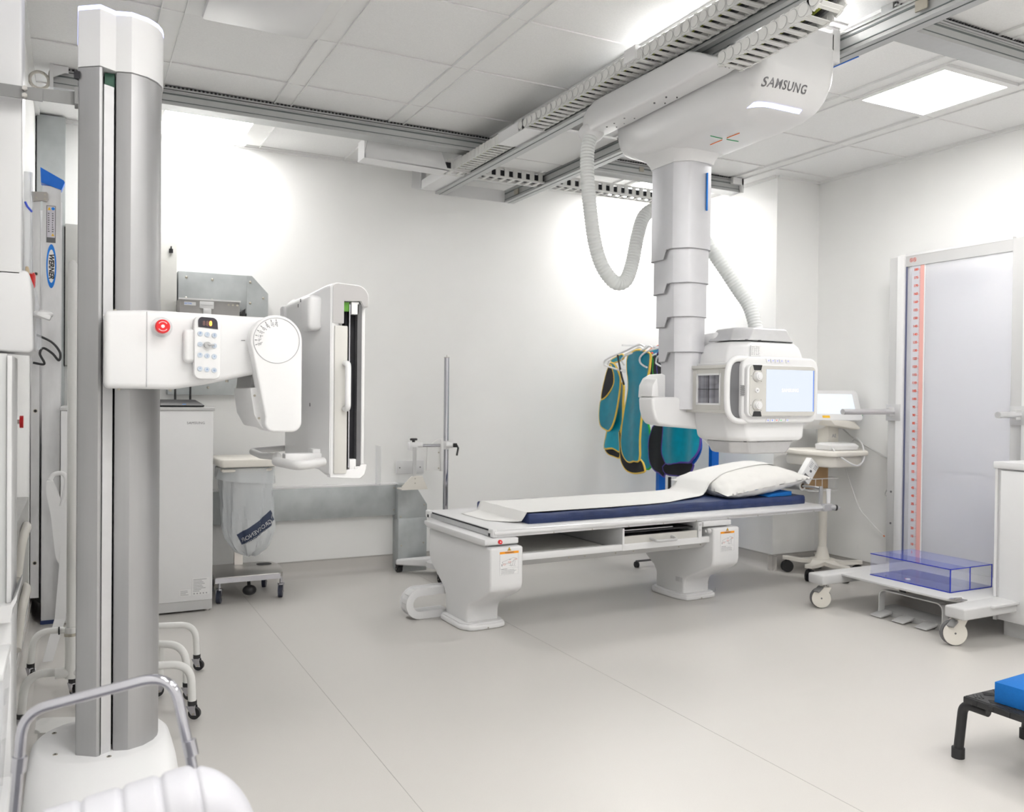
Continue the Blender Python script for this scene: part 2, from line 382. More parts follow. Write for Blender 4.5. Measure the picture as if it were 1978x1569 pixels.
# ---------------------------------------------------------------- chest stand (column, arm, detector)
def bucky():
    t = thing('chest_stand', 'tall floor standing detector column with silver mast and white arm, at left foreground', 'x-ray stand', (0.10, 2.55, 0))
    # base cover
    base = MB().m(WHITE)
    def stad(x0, x1, y0, y1, r, z, k=8): return [(x, y, z) for x, y in rrect(x0, x1, y0, y1, r, k)]
    rings = [stad(-0.115, 0.262, 2.17, 2.81, 0.17, 0.0), stad(-0.115, 0.262, 2.19, 2.81, 0.17, 0.06), stad(-0.112, 0.260, 2.27, 2.80, 0.168, 0.15), stad(-0.106, 0.254, 2.345, 2.79, 0.165, 0.205),
             stad(-0.098, 0.244, 2.400, 2.78, 0.158, 0.238), stad(-0.088, 0.235, 2.425, 2.77, 0.15, 0.248), stad(-0.082, 0.229, 2.435, 2.765, 0.145, 0.25)]
    base.loft(rings)
    b = base.build('base_cover', WHITE, t)
    lip = MB().m(WHITE)
    rings = [stad(-0.085, 0.262, 2.08, 2.45, 0.16, 0.0), stad(-0.085, 0.262, 2.08, 2.45, 0.16, 0.12), stad(-0.075, 0.252, 2.10, 2.44, 0.155, 0.165), stad(-0.05, 0.235, 2.14, 2.42, 0.14, 0.18)]
    lip.loft(rings).build('front_cover', WHITE, t)
    for (x, y, z) in [(-0.045, 2.68, 0.2495), (-0.04, 2.52, 0.2495), (0.085, 2.447, 0.2495)]:
        mb = MB().m(ZINC).cyl((x, y, z-0.004), (x, y, z+0.002), 0.006, n=12)
        mb.m(BLACK).cyl((x, y, z+0.0015), (x, y, z+0.0028), 0.003, n=6)
        mb.build('screw', None, b)
    # mast profiles
    A = [(0.007, 2.497), (0.010, 2.492), (0.055, 2.459), (0.061, 2.461), (0.064, 2.466), (0.064, 2.74), (0.007, 2.74)]
    MB().poly(A, 'z', 0.245, 2.04).build('mast_front_profile', ALU, t)
    I = [(0.066, 2.468), (0.090, 2.483), (0.090, 2.70), (0.066, 2.70)]
    MB().poly(I, 'z', 0.245, 2.0).build('mast_inner_rail', ALUP, t)
    MB().box(0.064, 0.185, 2.53, 2.72, 0.25, 2.04).build('mast_core', DARK, t)
    B = [(0.0945, 2.50), (0.0955, 2.484), (0.103, 2.479), (0.131, 2.471), (0.169, 2.487), (0.196, 2.516), (0.209, 2.545), (0.214, 2.575), (0.214, 2.74), (0.0945, 2.74)]
    MB().poly(B, 'z', 0.245, 2.04).build('mast_side_profile', ALU, t)
    MB().box(0.068, 0.092, 2.50, 2.52, 2.0, 2.04).build('pulley_block', mat('dark_green_board', (0.02, 0.10, 0.06), 0.4, noise=0.2), t)
    C = [(0.005, 2.503), (0.0065, 2.494), (0.056, 2.456), (0.094, 2.480), (0.103, 2.4755), (0.131, 2.467), (0.170, 2.483), (0.185, 2.497), (0.199, 2.514), (0.212, 2.544), (0.2175, 2.575), (0.2175, 2.745), (0.005, 2.745)]
    cap = MB().poly(C, 'z', 2.042, 2.190).build('mast_cap', WHITE, t)
    led = MB()
    Cc = (0.11, 2.6)
    O = [(Cc[0]+(x-Cc[0])*1.004, Cc[1]+(y-Cc[1])*1.004) for x, y in C]
    led.poly(O, 'z', 2.188, 2.1985).build('status_light', LEDW, cap)
    MB().box(0.0035, 0.018, 2.49, 2.52, 2.012, 2.03, rot=(0, 0, R(-36))).build('cap_notch', DARK, cap)
    # arm carriage
    zt = 1.408
    P = [(0.066, 1.21), (0.225, 1.209), (0.30, 1.222), (0.50, 1.268), (0.52, 1.285), (0.53, zt-0.012), (0.50, zt-0.004), (0.16, zt), (0.066, zt-0.006)]
    arm = MB().poly(P, 'y', 2.33, 2.455, 0.014, 3).poly([(0.222, 1.215), (0.50, 1.275), (0.52, 1.29), (0.52, zt-0.015), (0.222, zt-0.01)], 'y', 2.44, 2.60, 0.008, 2)
    arm = arm.build('arm', WHITE2, t)
    MB().box(0.1615, 0.1625, 2.3288, 2.40, 1.214, 1.4035).build('cover_seam', INKL, arm)
    for (x, z) in [(0.09, 1.4045), (0.10, 1.208), (0.22, 1.2065), (0.36, 1.233)]:
        MB().m(ZINC).cyl((x, 2.36, z-0.003), (x, 2.36, z+0.003), 0.004, n=10).build('screw', None, arm)
    # emergency stop
    st = MB().m(CLEARP).cyl((0.1965, 2.333, 1.366), (0.1965, 2.322, 1.366), 0.0265, 0.024, n=32).m(WHITE2).cyl((0.1965, 2.333, 1.366), (0.1965, 2.318, 1.366), 0.020, n=32).build('stop_collar', None, arm)
    st = MB().m(RED).cyl((0.1965, 2.320, 1.366), (0.1965, 2.300, 1.366), 0.0165, 0.0175, n=32).cyl((0.1965, 2.300, 1.366), (0.1965, 2.296, 1.366), 0.0175, 0.015, n=32)
    st.m(LABEL).cyl((0.1965, 2.2965, 1.366), (0.1965, 2.2952, 1.366), 0.0042, n=16)
    for a0 in (R(35), R(215)):
        st.tube([(0.1965+0.0115*math.cos(a0+i*R(110)/8), 2.2957, 1.366+0.0115*math.sin(a0+i*R(110)/8)) for i in range(9)], 0.0008, 6)
    lab(st.build('stop_button', None, arm), 'red mushroom stop button')
    # keypad
    def Lf(x, y): return x
    MB().box(0.247, 0.30, 2.305, 2.335, 1.278, 1.364, 0.010, segs=3).build('keypad_grip', WHITE2, arm)
    K = rrect(0.2705, 0.335, 1.236, 1.398, 0.016)
    kp = MB().poly(K, 'y', 2.296, 2.333, 0.004, 2).build('keypad', WHITE2, arm)
    D = [(0.2795, 1.3685), (0.3275, 1.364)] + arc((0.3125, 1.3795), 0.014, 0, R(75), 5) + arc((0.291, 1.3825), 0.012, R(105), PI, 5)
    lab(MB().poly(D, 'y', 2.2945, 2.297).build('display_window', mat('smoked_window', (0.035, 0.03, 0.04), 0.15, noise=0.05), kp), 'dark display with a lit orange zero')
    dm = [(mat('dim_digit', (0.20, 0.10, 0.09), 0.5, noise=0.02), '8', 0.2935), (MATS['dim_digit'], '8', 0.3015), (mat('lit_digit', (1.0, 0.25, 0.02), 0.5, emit=6.0, ecol=(1.0, 0.20, 0.02)), '0', 0.3095)]
    for mm, ch, x in dm: text_obj('digit', ch, 0.0165, face_M((x, 2.2940, 1.3775), *FRONT), mm, kp, sx=0.75, bold=0.0004)
    BT = mat('blue_grey_button', (0.52, 0.58, 0.66), 0.4, noise=0.02)
    for r_, z in enumerate([1.3515, 1.3245, 1.297, 1.262]):
        for c_, x in enumerate([0.2845, 0.3015, 0.319]):
            if r_ == 1 and c_ == 1: continue
            bmb = MB().m(BT).cyl((x, 2.297, z-0.0015*c_), (x, 2.2935, z-0.0015*c_), 0.0068, 0.0062, n=20)
            bb = bmb.build('button', None, kp)
            g = ['P', '/', 'S', '-', '', '1', '*', ')', '+', '^', 'A', 'o'][(r_*3+c_)]
            text_obj('glyph', g, 0.008, face_M((x, 2.2932, z-0.0015*c_), *FRONT), mat('blue_ink', (0.12, 0.25, 0.5), 0.5, noise=0.02), kp)
    MB().m(ALU).cyl((0.3015, 2.297, 1.323), (0.3015, 2.286, 1.323), 0.0085, 0.008, n=24).box(0.3015, 0.318, 2.284, 2.29, 1.321, 1.326, 0.001).build('joystick', None, kp)
    # pointer mark
    MB().box(0.391, 0.401, 2.3290, 2.3305, 1.3395, 1.3410).build('pointer_mark', INK, arm)
    # swing arm with angle dial
    c = (0.4735, 1.340); r = 0.0675
    a0 = R(-8)
    pts = arc(c, r, 0, R(188), 26) + [(0.416, 1.290), (0.4455, 1.140)] + arc((0.470, 1.125), 0.026, R(185), R(268), 6) + arc((0.514, 1.126), 0.027, R(-88), 0, 6)
    sw = MB().poly(pts, 'y', 2.283, 2.43, 0.006, 3).build('swing_arm', WHITE2, t)
    # angled gusset under the arm
    Q = [(0.385, 1.215), (0.455, 1.225), (0.468, 1.115), (0.458, 1.100), (0.415, 1.108), (0.395, 1.145)]
    MB().poly([(x+0.03, z) for x, z in Q], 'y', 2.33, 2.60, 0.004, 2).build('swing_arm_bracket', WHITE, t)
    MB().poly([(0.42, 1.215), (0.50, 1.215), (0.50, 1.275), (0.425, 1.262)], 'y', 2.35, 2.58).build('pivot_block', MGREY, t)
    for (x, z) in [(0.420, 1.195), (0.452, 1.193), (0.432, 1.135), (0.444, 1.122), (0.464, 1.118), (0.470, 1.127)]:
        MB().m(ZINC).cyl((x+0.006, 2.331, z), (x+0.006, 2.327, z), 0.0032, n=10).build('screw', None, sw)
    ring = MB()
    ring.tube([(c[0]+0.0595*math.cos(a), 2.2822, c[1]+0.0005+0.0595*math.sin(a)) for a in [2*PI*i/64 for i in range(64)]], 0.0007, 6, closed=True)
    ring.build('dial_ring', INKL, sw)
    for lbl, ad in [('20°', 193), ('0°', 180), ('15°', 167), ('30°', 153), ('45°', 138), ('60°', 122), ('75°', 106), ('90°', 92)]:
        a = R(ad); u = Vector((math.cos(a), 0, math.sin(a)))
        p = Vector((c[0], 2.2823, c[1])) + u*0.0535
        w = Vector((-math.sin(a), 0, math.cos(a)))
        mk = MB().tube([p-u*0.003, p+u*0.003], 0.0007, 5).build('dial_tick', INK, sw)
        q = Vector((c[0], 2.2823, c[1])) + u*0.0435
        text_obj('dial_number', lbl, 0.0095, face_M(q, -u, (-w if ad > 90 else w)), INKL, sw)
    # detector housing (patient side faces the room, cassette side towards the camera)
    y0, y1 = 2.40, 2.94
    H = [(0.650, 0.963), (0.738, 0.957), (0.752, 0.968), (0.758, 0.992), (0.758, 0.998), (0.740, 0.998), (0.738, 0.993), (0.728, 0.985), (0.662, 0.982), (0.660, 1.403), (0.687, 1.404), (0.687, 1.468), (0.735, 1.470), (0.742, 1.455), (0.760, 1.455)] + arc((0.722, 1.478), 0.039, R(-10), R(95), 7) + [(0.668, 1.520)] + arc((0.664, 1.505), 0.014, R(100), PI, 4)
    lab(MB().poly(H, 'y', y0, y0+0.035, 0.0015, 1).build('side_frame', WHITE2, t), 'white hooded end frame')
    HG = [(0.6535, 1.4045), (0.686, 1.4045), (0.686, 1.469), (0.736, 1.471), (0.743, 1.4565), (0.7575, 1.4565)] + arc((0.7215, 1.478), 0.036, R(-8), R(95), 7) + [(0.668, 1.517)] + arc((0.6655, 1.504), 0.012, R(100), PI, 4)
    MB().poly(HG, 'y', y0-0.0035, y0+0.001).build('hood_panel', mat('hood_grey', (0.44, 0.43, 0.43), 0.5, noise=0.01), t)
    # back shell, bulging towards the column
    def ring_at(y, d, zlo, zhi, r=0.03):
        return [(x, y, z) for x, z in rrect(0.648-d, 0.672, zlo, zhi, r, 5)]
    sh = MB().m(WHITE2).loft([ring_at(y0+0.002, 0.0, 0.966, 1.517, 0.012), ring_at(y0+0.05, 0.006, 0.966, 1.518), ring_at(y0+0.10, 0.030, 0.985, 1.508), ring_at(y0+0.16, 0.040, 0.99, 1.503),
                              ring_at(y1-0.16, 0.040, 0.99, 1.503), ring_at(y1-0.10, 0.030, 0.985, 1.508), ring_at(y1-0.05, 0.006, 0.966, 1.518), ring_at(y1, 0.0, 0.975, 1.515, 0.012)])
    shell = sh.build('back_shell', WHITE2, t)
    MB().box(0.668, 0.690, y0+0.03, y1, 0.970, 1.515).build('housing_body', WHITE, t)
    MB().box(0.742, 0.757, y0+0.02, y1, 0.972, 1.505, 0.006).build('front_cover_plate', WHITE2, t)
    MB().box(0.690, 0.742, y1-0.02, y1, 0.972, 1.51).build('far_end_plate', WHITE, t)
    MB().box(0.690, 0.742, y0+0.03, y1, 1.50, 1.515).build('top_plate', WHITE, t)
    MB().box(0.690, 0.742, y0+0.03, y1, 0.965, 0.975).build('bottom_plate', WHITE, t)
    MB().box(0.700, 0.7415, y0+0.035, y1-0.02, 0.98, 1.498).build('detector_slot', DARK, t)
    MB().box(0.7035, 0.7065, y0+0.004, y0+0.2, 0.99, 1.46).build('guide_rail', CHROME, t)
    MB().box(0.728, 0.741, y0+0.004, y0+0.03, 0.995, 1.462).build('light_seal', DGREY, t)
    MB().m(WHITE2).box(0.708, 0.728, y0+0.005, y0+0.03, 0.983, 1.014, 0.002).box(0.722, 0.756, y0+0.003, y0+0.02, 0.984, 0.993, 0.002).build('latch_block', None, t)
    MB().m(WHITE2).box(0.71, 0.733, y0+0.004, y0+0.03, 1.432, 1.468, 0.002).build('upper_latch_block', None, t)
    MB().m(mat('green_board', (0.10, 0.30, 0.03), 0.5, noise=0.2)).box(0.689, 0.705, y0+0.01, y0+0.03, 1.44, 1.466).build('indicator_board', None, t)
    tray = MB().box(0.659, 0.697, y0-0.006, y0+0.10, 0.974, 1.397, 0.003).build('cassette_tray', BEIGE, t)
    MB().tube(bend([(0.690, y0-0.004, 1.289), (0.690, y0-0.036, 1.289), (0.690, y0-0.036, 1.160), (0.690, y0-0.004, 1.160)], 0.016), 0.0085, 12).build('handle', WHITE2, tray)
    # bumps and vents on the back shell
    MB().box(0.598, 0.64, y0+0.055, y0+0.15, 1.385, 1.487, 0.014, segs=3).build('shell_block', WHITE2, shell)
    MB().box(0.625, 0.66, y1-0.02, y1+0.03, 1.40, 1.50, 0.01).build('shell_ear', WHITE2, shell)
    for (y, z) in [(2.465, 1.165), (2.59, 1.478), (2.62, 1.465)]:
        MB().box(0.6065, 0.6085, y, y+0.004, z, z+0.010).build('vent_slit', INK, shell)
    MB().box(0.46, 0.62, 2.60, 2.75, 1.14, 1.30, 0.02).build('tilt_joint', WHITE2, t)
    # patient grips underneath
    g = MB().m(GREYP)
    g.tube(bend([(0.585, 2.235, 1.022), (0.508, 2.165, 1.018), (0.485, 2.33, 1.018), (0.515, 2.47, 1.022)], 0.035), 0.0125, 14)
    g.tube(bend([(0.515, 2.45, 1.022), (0.500, 2.62, 1.015), (0.500, 2.78, 1.018), (0.66, 2.90, 1.02)], 0.05), 0.010, 12)
    g.build('grip_bar', None, t)
    MB().m(WHITE).box(0.535, 0.66, 2.455, 2.495, 1.008, 1.030, 0.004).box(0.615, 0.665, 2.46, 2.60, 0.998, 1.042, 0.004).build('grip_bracket', None, t)
    return t
bucky()
# steel bracket tying the mast back to the wall
t = thing('wall_bracket', 'grey steel angle bracket joining the top of the silver mast to the left wall', 'bracket', (-0.09, 2.52, 1.96))
MB().poly([(-0.20, 1.948), (0.0045, 1.950), (0.0045, 1.985), (-0.20, 1.972)], 'y', 2.518, 2.522).build('flat_bar', MGREY, t)
MB().box(-0.20, -0.075, 2.512, 2.517, 1.945, 1.976).build('slotted_bar', MGREY, t)
MB().box(-0.002, 0.006, 2.50, 2.545, 1.948, 1.992).build('end_plate', MGREY, t)
for z in (1.969, 1.951):
    MB().m(STEEL).cyl((-0.115, 2.516, z), (-0.115, 2.500, z), 0.0065, n=6).cyl((-0.115, 2.5, z), (-0.115, 2.497, z), 0.0045, n=12).build('bolt', None, t)

# ---------------------------------------------------------------- ceiling rails and bridge
def rail_x(name, x0, x1, y, label, z0=2.665, z1=2.768):
    t = thing(name, label, 'rail', (x0, y, z0))
    b = MB().m(RAILM)
    b.box(x0, x1, y, y+0.085, z0+0.012, z1-0.03).box(x0, x1, y-0.006, y+0.091, z1-0.034, z1-0.026).box(x0, x1, y-0.01, y+0.095, z0, z0+0.012)
    b.m(RAILD).box(x0, x1, y-0.001, y+0.086, z1-0.048, z1-0.040).box(x0, x1, y-0.001, y+0.086, z0+0.022, z0+0.026)
    b.build('beam', None, t)
    MB().box(x0, x1, y+0.015, y+0.070, z1-0.030, z1, 0).build('ceiling_channel', RAILM, t)
    r = MB().m(BLACK); n = int((x1-x0)/0.02)
    for i in range(n): r.box(x0+i*0.02, x0+i*0.02+0.010, y-0.004, y+0.006, z1-0.012, z1-0.004)
    r.m(RAILM).box(x0, x1, y-0.002, y+0.008, z1-0.020, z1-0.012)
    r.build('toothed_rack', None, t)
    return t
t = rail_x('ceiling_rail', -0.095, 4.20, 4.69, 'long aluminium ceiling rail running in front of the back wall with a toothed edge')
MB().m(WHITE2).box(-0.11, -0.095, 4.66, 4.79, 2.655, 2.77).poly([(-0.11, 2.70), (-0.045, 2.735), (-0.03, 2.735), (-0.03, 2.765), (-0.11, 2.768)], 'y', 4.664, 4.672).build('end_bracket', None, t)
MB().m(WHITE2).box(4.20, 4.215, 4.66, 4.80, 2.66, 2.77).box(4.12, 4.215, 4.66, 4.70, 2.715, 2.76).build('end_bracket', None, t)
MB().box(3.335, 3.37, 4.682, 4.689, 2.705, 2.735).build('rail_clip', ZINC, t)
t2 = rail_x('ceiling_rail', 2.86, XW, 2.315, 'short run of aluminium ceiling rail crossing the top right corner, nearest the camera')
MB().m(ZINC).box(3.74, 3.79, 2.300, 2.325, 2.72, 2.75, 0.004).build('rail_clip', None, t2)
# coil of ribbed cable at the left end of the far rail
cb = MB()
cen = Vector((-0.155, 4.70, 2.692)); pts = []
for i in range(97):
    a = 2*PI*i/96; pts.append(cen + Vector((0.040*math.cos(a), 0.0, 0.040*math.sin(a))))
cb.m(CREAM).tube(pts[:-1], lambda i: 0.0085 if i % 2 else 0.0065, 8, closed=True)
cb.tube(catmull([cen+Vector((0.040, 0, 0.01)), cen+Vector((0.044, 0, 0.05)), cen+Vector((0.07, 0, 0.062))], 6), 0.004, 6)
tag(cb.build('cable_coil', CREAM), 'small ring of ribbed white cable beside the left end of the far ceiling rail', 'cable')

def beam_y(mb, x0, x1, y0, y1, z0, z1, flip=False):
    mb.m(RAILM)
    mb.box(x0+0.006, x1-0.006, y0, y1, z0+0.010, z1-0.008).box(x0, x1, y0, y1, z0, z0+0.010).box(x0, x1, y0, y1, z1-0.008, z1)
    mb.m(RAILD).box(x0+0.004, x1-0.004, y0, y1, z1-0.028, z1-0.020).box(x0+0.004, x1-0.004, y0, y1, z0+0.018, z0+0.022)
    mb.m(RAILD).box(x0+0.028, x0+0.034, y0, y1, z0-0.0015, z0)
ZB0, ZB1 = 2.570, 2.655
t = thing('ceiling_bridge', 'rolling bridge of two parallel aluminium beams crossing under the ceiling rails towards the camera', 'rail', (2.47, 3.5, ZB0))
mb = MB(); beam_y(mb, 2.175, 2.250, 1.2, 5.42, ZB0, ZB1); mb.build('beam', None, t)
mb = MB(); beam_y(mb, 2.700, 2.775, 1.2, 5.42, ZB0, ZB1); mb.build('beam', None, t)
MB().m(WHITE).box(2.18, 2.77, 5.42, 5.428, ZB0, ZB1).build('end_plate', None, t)
for x in (2.17, 2.70):
    MB().m(BLACK).cyl((x+0.03, 5.30, ZB0+0.03), (x+0.03, 5.30, ZB0+0.06), 0.02, n=16).m(ZINC).box(x-0.004, x+0.0, 5.20, 5.26, ZB0+0.02, ZB0+0.055).build('stop_buffer', None, t)
MB().m(MATTE).box(2.255, 2.695, 4.62, 4.80, ZB1-0.012, ZB1).box(2.255, 2.695, 4.0, 4.60, 2.64, 2.652).build('bridge_carriage_plate', None, t)
MB().m(WHITE).box(2.60, 2.70, 2.47, 2.485, 2.54, 2.66).build('carriage_bracket', None, t)
MB().m(ZINC).box(2.693, 2.699, 2.05, 2.10, 2.60, 2.64).build('clip', None, t)
lab(MB().box(2.772, 2.779, 2.42, 2.56, 2.568, 2.60).build('blue_tape', BLUEM, t), 'blue strip on the beam')

# ---------------------------------------------------------------- cable chains
def chain(name, path, side, w, h, label, parent=None, pitch=0.05, discs=True, phase=0):
    """articulated chain along path; side = unit vector across, w wide, h high"""
    side = Vector(side); P = [Vector(p) for p in path]
    L = [0]
    for a, b in zip(P, P[1:]): L.append(L[-1]+(b-a).length)
    def at(s):
        s = max(0, min(L[-1]-1e-6, s))
        for i in range(len(P)-1):
            if s <= L[i+1]:
                u = (s-L[i])/(L[i+1]-L[i]); return P[i].lerp(P[i+1], u), (P[i+1]-P[i]).normalized()
        return P[-1], (P[-1]-P[-2]).normalized()
    mb = MB(); n = int(L[-1]/pitch)
    for i in range(n):
        p, tdir = at((i+0.5)*pitch); up = tdir.cross(side).normalized()
        M = Matrix((tdir, side, up)).transposed().to_4x4(); M.translation = p
        def bx(x0, x1, y0, y1, z0, z1, m_):
            before = set(mb.bm.faces); mb.m(m_)
            bmesh.ops.create_cube(mb.bm, size=1, matrix=M @ Matrix.Translation(((x0+x1)/2, (y0+y1)/2, (z0+z1)/2)) @ Matrix.Diagonal((x1-x0, y1-y0, z1-z0, 1)))
            mb._done(before)
        l = pitch
        for sgn in (-1, 1):
            y = sgn*w/2
            bx(-l*0.52, l*0.52, y-0.004, y+0.004, -h/2, h/2, CHAINM)
            bx(-l*0.10, l*0.30, y-0.0055, y+0.0055, -h/2-0.002, h/2+0.002, CHAINM)
        for z in (-h/2, h/2-0.004):
            bx(-l*0.30, l*0.22, -w/2, w/2, z, z+0.004, CHAINM)
            bx(-l*0.02, l*0.02, -w/2+0.01, w/2-0.01, z-0.0015, z+0.0055, CHAINM)
        if discs:
            for sgn in (-1, 1):
                q = M @ Vector((0, sgn*(w/2+0.005), 0)); q2 = M @ Vector((0, sgn*(w/2+0.0075), 0))
                mb.m(CHAINM).cyl(q, q2, h*0.42, n=16)
                pts = [M @ Vector((h*0.43*math.cos(a), sgn*(w/2+0.0072), h*0.43*math.sin(a))) for a in [2*PI*k/16 for k in range(16)]]
                mb.m(INKL).tube(pts, 0.0006, 4, closed=True)
    # the cables inside
    for k, (off, mm) in enumerate([(-0.28, BLACK), (-0.1, mat('yellow_green_cable', (0.30, 0.34, 0.04), 0.5, noise=0.03)), (0.08, BLACK), (0.26, DGREY)]):
        pts = [at(s)[0] + side*off*w for s in [L[-1]*i/60 for i in range(61)]]
        mb.m(mm).tube(pts, min(h*0.22, w*0.08), 6)
    o = mb.build(name, None, parent)
    return o
t = thing('cable_chain', 'upper white cable chain lying along the left beam and turning down over the tube crane', 'cable chain', (2.12, 3.4, 2.60))
zu, zl = 2.612, 2.440; rr = (zu-zl)/2; yc = 2.02
ch = [(2.115, 3.98-0.05*i, zu) for i in range(0, 39)] + [(2.115, yc-rr*1.0*math.sin(a), zl+rr+rr*math.cos(a)) for a in [PI*i/14 for i in range(1, 15)]] + [(2.135, 2.20, zl+0.003), (2.165, 2.42, zl+0.012), (2.175, 2.52, zl+0.018)]
chain('chain_links', ch, (1, 0, 0), 0.098, 0.050, '', t)
chain('far_chain_links', [(2.115, 4.98-0.1*i, zu) for i in range(9)], (1, 0, 0), 0.095, 0.048, '', t, discs=False, pitch=0.045)
U = [(2.062, 2.582), (2.185, 2.582), (2.185, 2.60), (2.181, 2.60), (2.181, 2.586), (2.066, 2.586), (2.066, 2.64), (2.062, 2.64)]
MB().m(WHITE2).poly(U, 'y', 3.90, 4.22).build('chain_bracket', None, t)
tr = MB().m(WHITE2).poly(U, 'y', 4.92, 5.40)
tr.box(2.055, 2.064, 5.38, 5.40, 2.582, 2.71).box(2.0, 2.10, 5.395, 5.40, 2.582, 2.71)
tr.build('support_tray', None, t)
MB().m(WHITE2).poly([(2.05, 2.60), (2.30, 2.60), (2.30, 2.655), (2.05, 2.655)], 'y', 2.92, 3.0).build('chain_bracket', None, t)
# chain lying in a tray under the far rail
t = thing('cable_chain', 'lower white cable chain slung beneath the far ceiling rail', 'cable chain', (2.8, 4.86, 2.62))
b = MB(); ya, yc_, za, zb_ = 4.85, 4.95, 2.585, 2.642
b.m(DARK).box(2.02, 3.60, ya+0.012, yc_-0.012, za+0.010, zb_-0.010)
b.m(CHAINM)
for (y, z) in [(ya, za), (ya, zb_), (yc_, za), (yc_, zb_)]: b.box(2.02, 3.62, y-0.006, y+0.006, z-0.006, z+0.006)
for i in range(26):
    x = 2.05+i*0.061
    b.box(x, x+0.030, ya-0.005, ya+0.003, za, zb_).box(x+0.004, x+0.026, ya, yc_, za-0.004, za+0.004)
b.build('chain_links', None, t)
MB().m(WHITE2).box(3.62, 3.63, 4.84, 4.96, 2.575, 2.65).build('end_plate', None, t)
MB().m(WHITE2).poly([(1.50, 2.59), (2.03, 2.575), (1.985, 2.68), (1.98, 2.70), (1.52, 2.705)], 'y', 4.845, 4.852).poly([(1.50, 2.585), (2.03, 2.575), (2.03, 2.580), (1.50, 2.59)], 'y', 4.845, 4.97).box(1.50, 1.506, 4.845, 4.97, 2.59, 2.70).build('cover_tray', None, t)

